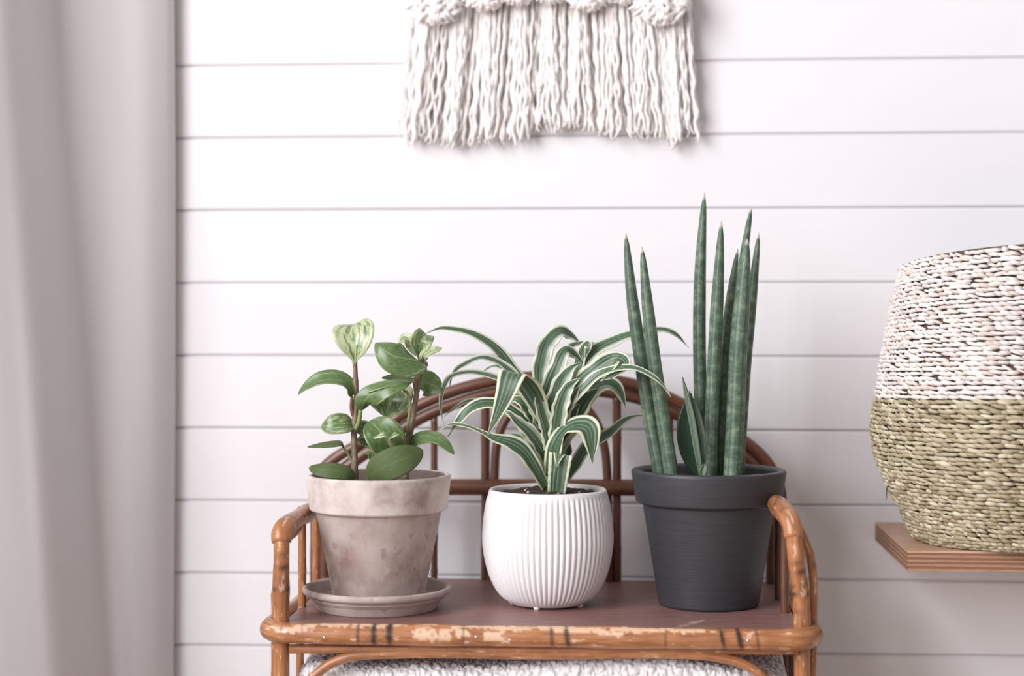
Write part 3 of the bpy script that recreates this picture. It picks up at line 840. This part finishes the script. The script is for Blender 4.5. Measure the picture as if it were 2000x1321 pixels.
# dark pot
P3 = Vector((W(1384, 1181, -.203).x, -.203, Z0))
snk = thing('potted_snake_plant', P3, 'cylindrical snake plant in matt dark grey pot at the right of the bench', 'plant')
H3 = W(1384, 917, -.203).z-Z0
dp = smooth_prof([(.001, 0), (.0500, 0), (.0520, .0025), (.0685, .1055), (.0755, .1075), (.0803, .1385), (.0795, .1410), (.0740, .1415), (.0705, .1385), (.0665, .108), (.060, .10), (.045, .012), (.001, .012)], .0018, 3)
dp = [(r, z*H3/.141) for r, z in dp]
v, f, u = lathe_data(dp, 96)
mesh('pot', at(v, P3), f, DARKPOT, snk)
flat_soil('soil', P3.x, P3.y, Z0+H3-.012, .0690, snk, .003, 9)
for k in range(16):
    a = random.uniform(3.6, 5.9); q = random.uniform(.01, .055)
    grain(snk, Vector((P3.x+q*math.cos(a), P3.y+q*math.sin(a), Z0+H3-.0085)), random.uniform(.0012, .0028), PERLITE if k % 3 else STEM)
for k in range(14):
    a = random.uniform(0, 6.28); q = random.uniform(.01, .05)
    grain(drac, Vector((P2.x+q*math.cos(a), P2.y+q*math.sin(a), Z0+H2-.001)), random.uniform(.001, .0024), STEM if k % 3 else PERLITE)

# ---------------------------------------------------------------- leaves
def blade(name, pts, width, face, mat, parent, prof, n=36, nu=13, cup=0.0, fold=0.0, wave=0.0, wfreq=5.0, thick=.0007, droop=0.0, v0=0.0):
    """leaf blade along a 3-D spine; face = direction(s) the upper side looks to"""
    S = catmull(pts, n); T = np.gradient(S, axis=0); T /= np.linalg.norm(T, axis=1)[:, None]+1e-12
    fc = np.array(face, float)
    if fc.ndim == 1: fc = np.tile(fc, (n, 1))
    else: fc = np.stack([np.interp(np.linspace(0, 1, n), np.linspace(0, 1, len(fc)), fc[:, k]) for k in range(3)], 1)
    fc /= np.linalg.norm(fc, axis=1)[:, None]
    side = np.cross(T, fc)
    for i in range(1, n):                      # keep the side direction steady where the spine points at the viewer
        if np.linalg.norm(side[i]) < .25: side[i] = side[i-1]
        if np.dot(side[i], side[i-1]) < 0: side[i] = -side[i]
    side /= np.linalg.norm(side, axis=1)[:, None]+1e-9
    for _ in range(3): side[1:-1] = (side[:-2]+2*side[1:-1]+side[2:])/4
    side /= np.linalg.norm(side, axis=1)[:, None]+1e-9
    nrm = np.cross(side, T)
    ph = random.random()*6.28
    V = []; uv = []; ph2 = random.random()*6.28
    for i in range(n):
        v = i/(n-1); w0 = width/2*prof(v)
        for j in range(nu):
            u = -1+2*j/(nu-1)
            w = w0*(1+1.3*wave*math.sin(v*wfreq*7.9+ph2+(2.1 if u > 0 else 0))*min(1, 6*v)*abs(u))
            p = S[i]+side[i]*(u*w)+nrm[i]*(cup*u*u*w+fold*abs(u)*w+wave*abs(u)**1.5*math.sin(v*wfreq*6.28+ph+(1.3 if u > 0 else 0))*width)
            V.append(p); uv.append((u, v))
    Fc = [(i*nu+j, i*nu+j+1, (i+1)*nu+j+1, (i+1)*nu+j) for i in range(n-1) for j in range(nu-1)]
    o = mesh(name, V, Fc, mat, parent, True, uv)
    m = o.modifiers.new('thickness', 'SOLIDIFY'); m.thickness = thick; m.offset = 0
    return o
ovate = lambda v: max(.03, (math.sin(math.pi*min(1, max(0, v))**.80)**.62)) if 0 < v < 1 else .03
orb = lambda v: max(.04, math.sin(math.pi*min(1, max(0, v))**.92)**.50) if 0 < v < 1 else .04
heart = lambda v: max(.05, math.sin(math.pi/2*min(1, v/.66))**1.25 if v < .66 else math.sqrt(max(0, 1-((v-.66)/.34)**2)))
strap = lambda v: max(.02, min(1, .50+1.9*v)*(1-max(0, (v-.42)/.58)**1.9))
strap2 = lambda v: max(.02, min(1, .62+1.2*v)*(1-max(0, (v-.55)/.45)**2.2))

# --- peperomia: helper in the coordinates of the photo
YP = P1p.y
def pp(l): return [W(560+x/3.67, 600+y/3.67, YP+d) for x, y, d in l]
def pstem(l, r, mat=STEM, nm='stem', parent=pep, n=50):
    return tube(nm, pp(l), r, mat, parent, n, 10)
knot = lambda r: (lambda t: r*(1-.35*t)*(1+.16*max(0, math.cos(t*2*math.pi*6))**10))
sA = pstem([(490, 1250, 0), (486, 1100, 0), (484, 960, .002), (482, 880, .003), (492, 760, .004), (500, 640, .003), (494, 520, .001), (490, 420, 0), (488, 395, -.001)], knot(.0037))
sB = pstem([(850, 1230, .012), (855, 1040, .012), (868, 960, .011), (895, 860, .010), (915, 720, .009), (935, 600, .008), (955, 500, .008), (968, 430, .008), (950, 345, .008)], knot(.0036))
sB2 = pstem([(928, 620, .008), (918, 560, .004), (912, 505, .003)], lambda t: .0023*(1-.15*t))
sC = pstem([(640, 1240, .02), (640, 1140, .02), (650, 1040, .022), (665, 960, .024)], knot(.0030))
px2m = 1/(3.67*1890)
FRONT = (0, -1, .15)
def pleaf(l, w, face, mat, stem, prof=ovate, cup=.18, label=None, fold=0, petiole=None, pmat=PETIOLE, pr=.0014, wave=0.0, n=36):
    o = blade('leaf', pp(l), w*px2m, face, mat, stem, prof, n=n, nu=15, cup=cup, fold=fold, thick=.0011, wave=wave, wfreq=1.5)
    if petiole: tube('petiole', pp(petiole+[l[0], l[1]][:1]), lambda t: pr*(1.15-.3*t), pmat, stem, 18, 8)
    if label: o['label'] = label
    return o
# 1 top heart leaf on the left stem, cream and green, facing the camera
pleaf([(488, 410, -.001), (487, 350, -.004), (486, 270, -.006), (484, 190, -.002), (482, 140, .006), (481, 128, .012)], 300, [(0, -1, .25), (0, -1, .2), (0, -1, .5)], PEP_CREAM, sA, heart, cup=.14, fold=.16)
# 2 long left leaf seen edge-on
pleaf([(468, 640, 0), (440, 570, -.004), (370, 530, -.008), (250, 530, -.010), (150, 575, -.008), (84, 625, -.004)], 165, (.15, -.62, .9), PEP_GREEN, sA, ovate, cup=.30, fold=.1, petiole=[(476, 780, .003), (464, 720, .001)], pmat=PETIOLE_RED, pr=.0019)
# 3 big glossy leaf that bends down to the front
pleaf([(985, 400, .002), (930, 385, -.010), (850, 370, -.019), (760, 350, -.024), (690, 300, -.022), (636, 262, -.016)], 250, [(-.1, -.75, .65), (-.15, -.9, .35), (-.1, -.8, .5)], PEP_GREEN, sB, ovate, cup=-.30, fold=-.05, label='broad glossy dark green leaf', petiole=[(968, 440, .008), (990, 430, .004), (1000, 405, .002)], pmat=PETIOLE_RED, pr=.0021)
# 4 young crown leaves
pleaf([(945, 355, .006), (950, 300, .002), (965, 250, -.002), (985, 215, .000), (1000, 200, .006)], 150, (.25, -.9, .5), PEP_VAR, sB, heart, cup=.25, fold=.25)
pleaf([(940, 350, .008), (915, 290, .006), (880, 240, .004), (840, 225, .004), (805, 270, .002)], 95, (-.5, -.8, .6), PEP_CREAM, sB, ovate, cup=.3)
pleaf([(985, 385, .004), (985, 350, -.002), (1020, 320, -.006), (1070, 305, -.008), (1112, 292, -.006)], 75, (.1, -.9, .55), PEP_CREAM, sB, ovate, cup=.35, petiole=[(970, 430, .008)], pr=.0016)
# 6 leaf behind the right stem
pleaf([(935, 560, .018), (985, 540, .024), (1040, 560, .028), (1112, 590, .026)], 190, (.1, -.95, .25), PEP_GREEN, sB, ovate, cup=-.15)
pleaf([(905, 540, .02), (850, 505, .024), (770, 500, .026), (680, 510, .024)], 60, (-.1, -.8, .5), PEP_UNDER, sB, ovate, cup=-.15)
# 7 wide arching leaf from the left stem, seen from below
pleaf([(530, 740, -.002), (560, 670, -.010), (640, 610, -.016), (740, 570, -.018), (830, 548, -.014), (893, 540, -.008)], 165, [(.45, -.9, .1), (.3, -.75, .6), (.2, -.6, .8)], PEP_GREEN, sA, ovate, cup=-.2, fold=-.05, petiole=[(488, 885, .003), (515, 830, .000)], pr=.0024, label='arching leaf with pale midrib')
pleaf([(838, 600, -.004), (800, 570, -.010), (740, 560, -.014), (640, 590, -.014), (560, 620, -.010)], 70, (0, -.35, 1), PEP_VAR, sB, ovate, cup=.2)
tube('petiole', pp([(862, 930, .010), (872, 820, -.002), (884, 700, -.004), (868, 620, -.004), (838, 600, -.004)]), .0015, PETIOLE, sB, 30, 8)
# 8 fan of the back leaf
pleaf([(712, 800, .02), (722, 740, .016), (735, 680, .014), (745, 630, .018), (750, 600, .026)], 335, (.05, -.95, .35), PEP_VAR, sC, heart, cup=.2, fold=.2, petiole=[(665, 960, .024), (690, 880, .024)], pr=.0018)
# 9 mottled leaf left of the stem
pleaf([(478, 840, .004), (430, 835, -.004), (360, 838, -.008), (300, 850, -.008), (250, 855, -.004)], 155, (.05, -.95, .35), PEP_VAR, sA, orb, cup=.12)
pleaf([(500, 900, .010), (530, 880, .014), (560, 900, .018), (590, 960, .018), (612, 1010, .014)], 165, (.1, -.95, .3), PEP_VAR, sA, orb, cup=.1)
# 10 cupped round leaf in the middle
pleaf([(790, 1060, -.004), (750, 1000, -.012), (700, 930, -.016), (650, 870, -.014), (598, 815, -.006)], 270, [(-.1, -.9, .5), (-.05, -.85, .55), (.1, -.85, .55)], PEP_GREEN, sC, orb, cup=.22, label='round cupped green leaf')
# 11 small young leaf in front of it
pleaf([(735, 940, -.030), (760, 915, -.034), (790, 905, -.034), (806, 912, -.030)], 62, (0, -.6, .9), PEP_VAR, sC, ovate, cup=-.3)
pleaf([(735, 940, -.030), (700, 908, -.034), (660, 920, -.034), (622, 940, -.030)], 62, (0, -.6, .9), PEP_CREAM, sC, ovate, cup=-.3)
tube('petiole', pp([(775, 1080, -.016), (765, 1010, -.024), (745, 970, -.028), (735, 935, -.030)]), lambda t: .0022+.0012*t, PETIOLE, sC, 20, 10)
# 12 thin leaf bending left
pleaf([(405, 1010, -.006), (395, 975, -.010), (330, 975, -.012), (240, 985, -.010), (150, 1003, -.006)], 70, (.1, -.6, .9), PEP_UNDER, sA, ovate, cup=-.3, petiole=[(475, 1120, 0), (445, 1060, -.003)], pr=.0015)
# 13 leaf resting on the rim
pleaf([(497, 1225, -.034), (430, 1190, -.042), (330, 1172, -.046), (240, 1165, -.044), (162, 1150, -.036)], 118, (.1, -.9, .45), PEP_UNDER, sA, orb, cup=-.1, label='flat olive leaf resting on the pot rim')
# 14 big dark front leaf
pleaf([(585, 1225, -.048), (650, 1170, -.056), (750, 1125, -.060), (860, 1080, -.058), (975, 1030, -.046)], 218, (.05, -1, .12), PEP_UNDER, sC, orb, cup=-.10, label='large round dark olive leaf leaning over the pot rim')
# 15 leaf to the right
pleaf([(880, 1000, .012), (930, 950, .006), (1020, 930, .002), (1110, 960, -.002), (1200, 1055, -.004)], 115, [(0, -.9, .5), (.1, -.7, .7), (.3, -.7, .6)], PEP_GREEN, sB, ovate, cup=-.1, fold=.1)
pleaf([(640, 1130, .010), (620, 1090, .008), (600, 1050, .006), (560, 1045, .004)], 60, (0, -1, .2), PEP_VAR, sC, ovate, cup=.1)

# --- dracaena
YD = P2.y
def dd(l): return [W(820+x/3.387, 600+y/3.387, YD+d) for x, y, d in l]
dx2m = 1/(3.387*1880)
core = tube('stem', dd([(880, 1235, .0), (872, 1100, .0), (862, 950, .002), (850, 800, .004), (846, 690, .006)]), lambda t: .0085*(1-.45*t), m_plain('pale_green_cane', (.24, .30, .11, 1), .5), drac, 30, 12)
C = (0, -1, .25)
def dleaf(l, w, face=C, prof=strap, cup=.05, fold=.16, wave=.065, wf=5, n=54, label=None):
    o = blade('leaf', dd(l), w*dx2m, face, DRAC, core, prof, n=n, nu=13, cup=cup, fold=fold, wave=wave, wfreq=wf, thick=.0006)
    if label: o['label'] = label
    return o
# back layer
dleaf([(845, 760, .02), (720, 560, .028), (600, 400, .034), (500, 275, .036), (350, 180, .034), (160, 140, .028), (30, 178, .020)], 92, [(-.3, -.9, .3), (.3, -.9, .5), (.2, -.7, .8), (0, -.8, .6)], wave=.03, label='long leaf arching to the upper left')
dleaf([(840, 720, .018), (802, 520, .026), (805, 370, .030), (850, 235, .030), (930, 165, .034), (1000, 190, .042), (1065, 245, .048)], 118, [(0, -1, .1), (0, -1, .2), (.1, -.9, .3), (.3, -.9, .5)], strap2)
dleaf([(880, 720, .018), (1000, 520, .030), (1090, 370, .040), (1200, 265, .048), (1380, 190, .052), (1580, 150, .052), (1690, 180, .048), (1778, 268, .042)], 98, [(.2, -.95, .2), (-.3, -.9, .4), (-.1, -.8, .6), (.1, -.8, .6)], label='long leaf reaching behind the snake plant')
dleaf([(860, 700, .024), (900, 480, .034), (960, 300, .040), (1060, 240, .044), (1180, 238, .044)], 70, (0, -.8, .6))
dleaf([(960, 600, .03), (1040, 400, .038), (1080, 290, .040), (1115, 245, .038), (1095, 340, .036)], 80, (0, -1, .2), strap2)
dleaf([(800, 700, .03), (640, 470, .04), (540, 400, .046), (470, 395, .048), (410, 432, .046)], 55, (0, -.6, .8))
dleaf([(780, 740, .03), (600, 690, .04), (400, 625, .048), (280, 640, .048), (160, 725, .044)], 62, (0, -.6, .8))
dleaf([(940, 700, .03), (1000, 640, .04), (1060, 700, .046), (1090, 780, .046)], 50, (0, -.8, .5))
# dark broad leaf to the right behind
dleaf([(880, 900, .010), (960, 760, .016), (1060, 620, .020), (1160, 530, .022), (1250, 505, .022), (1320, 560, .022), (1362, 672, .020)], 165, [(.1, -1, .0), (-.1, -1, .1), (-.1, -.8, .5), (.2, -.8, .5)], strap, wave=.035, wf=5)
dleaf([(900, 1180, .012), (960, 1140, .018), (1040, 1020, .026), (1110, 920, .034), (1250, 835, .040), (1370, 740, .044), (1490, 712, .046)], 88, [(0, -1, .2), (-.2, -.9, .4), (-.1, -.9, .4)], wave=.03)
# left side
dleaf([(830, 720, .008), (720, 560, .010), (610, 430, .010), (500, 355, .008), (400, 335, .004), (270, 390, .0), (215, 450, -.002), (197, 530, -.002)], 62, [(.2, -.9, .4), (.2, -.8, .6), (0, -.7, .7), (.5, -.7, .2)])
dleaf([(820, 740, .004), (660, 560, .002), (500, 465, -.002), (330, 432, -.006), (200, 465, -.008), (145, 570, -.008), (138, 680, -.006), (157, 772, -.004)], 56, [(.2, -.9, .4), (.1, -.7, .7), (0, -.6, .8), (.5, -.8, .1)], wave=.03)
dleaf([(840, 1050, .0), (760, 860, -.010), (640, 720, -.016), (540, 655, -.020), (420, 640, -.024), (300, 700, -.026), (185, 857, -.024)], 100, [(.2, -.9, .4), (.2, -.9, .4), (.1, -.7, .7), (.2, -.8, .5)], strap2, wave=.04, wf=6, label='pale drooping leaf with ruffled edge')
dleaf([(845, 1000, -.004), (750, 830, -.010), (650, 690, -.010), (560, 680, -.006), (530, 740, -.004)], 130, [(.2, -.95, .3)], strap2) if False else None
dleaf([(850, 1020, .004), (770, 880, .0), (690, 770, -.002), (600, 690, -.002), (540, 720, -.002)], 150, (.35, -.9, .3), strap, wave=.03)
dleaf([(850, 1150, .008), (780, 1000, .006), (700, 900, .006), (640, 850, .008), (600, 840, .01)], 130, (.3, -.9, .3), strap, wave=.02)
dleaf([(845, 900, -.006), (770, 760, -.014), (700, 650, -.018), (640, 610, -.018), (600, 630, -.016)], 105, (.35, -.9, .3), strap2)
dleaf([(850, 880, -.006), (800, 720, -.014), (750, 580, -.018), (700, 480, -.018), (660, 450, -.014)], 130, (.25, -.95, .2), strap2)
# lower left long twisted leaf
dleaf([(835, 1200, -.016), (770, 1080, -.026), (690, 960, -.034), (600, 900, -.038), (500, 870, -.040), (400, 825, -.040), (300, 785, -.036), (180, 785, -.030), (50, 868, -.024)], 120, [(.3, -.9, .2), (.3, -.9, .3), (.1, -.8, .6), (0, -.5, .9), (0, -.6, .8)], lambda v: max(.02, min(1, .55+1.4*v)*(1 if v < .38 else max(.0, 1-.72*min(1, (v-.38)/.2)) if v < .58 else .28*(1-((v-.58)/.42)**3))), wave=.03, n=70)
# centre uprights
dleaf([(872, 1040, -.010), (872, 860, -.018), (890, 660, -.024), (940, 500, -.026), (1000, 410, -.024), (1062, 372, -.018)], 135, [(-.05, -1, .1), (-.1, -1, .15), (-.2, -.9, .4)], strap2, fold=.2, label='broad upright leaf in the centre')
dleaf([(862, 940, -.004), (832, 740, -.010), (850, 560, -.014), (900, 430, -.016), (965, 290, -.012), (1030, 320, -.004), (1078, 370, .002)], 118, [(.1, -1, .1), (0, -1, .1), (-.2, -.9, .2), (-.3, -.8, .5)], strap2, fold=.2)
dleaf([(885, 960, -.002), (930, 760, -.010), (980, 610, -.016), (1090, 480, -.022), (1200, 390, -.024), (1290, 340, -.026), (1350, 365, -.030), (1300, 430, -.034), (1195, 490, -.034)], 128, [(-.1, -1, .1), (-.2, -1, .2), (-.2, -.9, .4), (.2, -.9, .3), (.4, -.8, .2)], strap2, wave=.05, wf=6)
dleaf([(890, 900, -.012), (960, 680, -.022), (1060, 560, -.028), (1180, 450, -.032), (1300, 410, -.034), (1420, 405, -.036), (1540, 460, -.040), (1610, 520, -.040), (1660, 597, -.040)], 74, [(-.2, -1, .2), (-.2, -.9, .4), (0, -.6, .8), (.2, -.8, .5)], strap, wave=.04, wf=6, label='slim leaf crossing in front of the snake plant')
dleaf([(880, 860, -.016), (960, 700, -.024), (1010, 600, -.028), (1065, 510, -.026)], 75, (-.2, -1, .1), strap2)
dleaf([(890, 1000, .000), (940, 860, -.004), (1010, 740, -.006), (1090, 620, -.006), (1180, 540, -.004)], 150, (-.15, -1, .15), strap2, wave=.04)
dleaf([(868, 1000, -.016), (850, 840, -.022), (815, 700, -.028), (790, 600, -.030), (800, 520, -.026)], 95, (.1, -1, .1), strap2)
dleaf([(880, 960, -.020), (910, 800, -.028), (935, 650, -.033), (985, 530, -.034), (1060, 470, -.030)], 110, (-.15, -1, .1), strap2, wave=.06)
dleaf([(870, 1040, .002), (905, 900, -.004), (965, 800, -.010), (1010, 700, -.012), (1060, 640, -.010)], 120, (-.2, -1, .1), strap2, wave=.05)
dleaf([(860, 1060, -.008), (800, 930, -.018), (730, 830, -.024), (650, 760, -.026), (590, 700, -.024), (545, 690, -.020)], 105, [(.3, -.95, .2), (.3, -.9, .4), (.1, -.8, .6)], strap, wave=.04)
# front leaf folded over and hanging down
dleaf([(835, 780, -.018), (750, 590, -.032), (660, 465, -.046), (622, 436, -.055), (600, 470, -.062), (560, 590, -.064), (505, 725, -.060), (447, 852, -.054)], 225,
      [(.1, .7, .7), (.1, .7, .7), (0, .5, .9), (0, -.1, 1), (-.05, -.9, .5), (0, -1, .2), (0, -1, .2), (0, -1, .2)],
      lambda v: max(.02, (.40+1.55*v if v < .39 else 1.0*(1-((v-.39)/.61)**1.15))), fold=.04, cup=.02, wave=.006, label='wide striped leaf folded over and pointing down')
# right front leaf bending down
dleaf([(872, 1120, -.016), (885, 980, -.026), (925, 870, -.034), (990, 800, -.040), (1070, 785, -.046), (1120, 815, -.052), (1136, 900, -.052), (1140, 1036, -.046)], 178,
      [(-.2, -1, .1), (-.2, -.9, .4), (-.1, -.7, .7), (0, -.5, .9), (.1, -.8, .6), (.1, -1, .2), (.1, -1, .1)],
      lambda v: max(.02, min(1, .55+.7*v)*(1-max(0, (v-.62)/.38)**1.25)), wave=.015, label='leaf bent down in front on the right')
dleaf([(900, 1180, .004), (945, 1060, .004), (980, 960, .006), (992, 890, .010)], 70, (-.2, -1, .1), strap2)
# short cut leaf in front at the base
dleaf([(905, 1232, -.024), (915, 1130, -.030), (925, 1040, -.033), (932, 985, -.034), (934, 972, -.034)], 150, (0, -1, .1), lambda v: .78+.25*v, cup=.12, fold=0, wave=.01, label='short cut-off leaf at the base')
dleaf([(925, 968, -.034), (915, 1000, -.0375), (905, 1062, -.040)], 85, (-.1, -1, .2), lambda v: max(.03, 1-v), wave=0, fold=0, n=14)

# --- cylindrical snake plant
YS = P3.y
def spike(pts, w, d0, d1, rid=6, n=70):
    """pts in photo pixels (px, py); depth runs from d0 at the base to d1 at the tip"""
    m = len(pts); L3 = [W(px, py, YS+d0+(d1-d0)*i/(m-1)) for i, (px, py) in enumerate(pts)]
    L3 = [L3[0]-Vector((0, 0, .02))]+L3
    S = catmull(L3, n); T, N, B = frames(S); sides = 24; r0 = w/2/1880
    V = []; uv = []; tip = []
    s = np.r_[0, np.cumsum(np.linalg.norm(np.diff(S, axis=0), axis=1))]
    for i in range(n):
        t = i/(n-1)
        r = r0*(1-.13*t)*(1 if t < .60 else max(.06, 1-.70*((t-.60)/.40)**2.0-.26*max(0, (t-.93)/.07)**2))
        for j in range(sides):
            a = 2*math.pi*j/sides
            q = r*(1-.05*(.5+.5*math.cos(a*rid+1))**3)
            V.append(S[i]+q*(math.cos(a)*N[i]+math.sin(a)*B[i])); uv.append((j/sides, s[i])); tip.append(1.0 if t > .985 else 0)
    Fc = [(i*sides+j, i*sides+(j+1) % sides, (i+1)*sides+(j+1) % sides, (i+1)*sides+j) for i in range(n-1) for j in range(sides)]
    Fc += [tuple(reversed(range(sides))), tuple((n-1)*sides+j for j in range(sides))]
    return mesh('leaf', V, Fc, SNAKE, snk, True, uv, {'tip': tip})
spike([(1289, 925), (1270, 820), (1251, 700), (1233, 570), (1222, 455)], 29, -.010, -.006)
spike([(1311, 927), (1295, 820), (1277, 700), (1263, 580), (1254, 482)], 29, -.020, -.018)
spike([(1372, 915), (1369, 800), (1366, 660), (1368, 520), (1376, 376)], 28, .020, .026)['label'] = 'tallest upright leaf'
spike([(1388, 925), (1390, 820), (1396, 680), (1403, 550), (1409, 432)], 29, -.012, -.010)
spike([(1406, 918), (1411, 800), (1416, 690), (1427, 580), (1441, 486)], 24, .004, .012)
spike([(1431, 927), (1437, 810), (1442, 690), (1451, 570), (1460, 467)], 38, -.018, -.012)['label'] = 'thickest leaf at the right'
spike([(1443, 905), (1450, 800), (1458, 690), (1471, 560), (1482, 455)], 25, .016, .024)
spike([(1420, 905), (1430, 780), (1440, 620), (1453, 500), (1468, 402)], 25, .030, .036)
# young offset: two narrow blades and a broad dark one behind
def sblade(l, w, face, prof=strap2, fold=.5, mat=None):
    o = blade('offset_leaf', [W(x, y, YS+d) for x, y, d in l], w/1880, face, mat or SNAKE, snk, prof, n=30, nu=9, fold=fold, thick=.0016); return o
sblade([(1370, 932, -.034), (1362, 880, -.036), (1350, 810, -.036), (1333, 737, -.034)], 13, (-.3, -1, .1), fold=.5)
sblade([(1374, 920, -.030), (1372, 860, -.030), (1362, 810, -.030), (1346, 764, -.028)], 12, (.3, -1, .1), fold=.5)
sblade([(1366, 930, -.006), (1346, 885, -.006), (1338, 830, -.006), (1350, 768, -.004)], 36, (.2, -1, .1), ovate, fold=.15, mat=JUV)
sblade([(1371, 936, -.038), (1372, 922, -.038), (1377, 905, -.037)], 15, (.1, -1, 0), fold=.4)
for ch in snk.children:
    if ch.name.startswith('offset_leaf') and 'tip' not in ch.data.attributes:
        at_ = ch.data.attributes.new('tip', 'FLOAT', 'POINT')
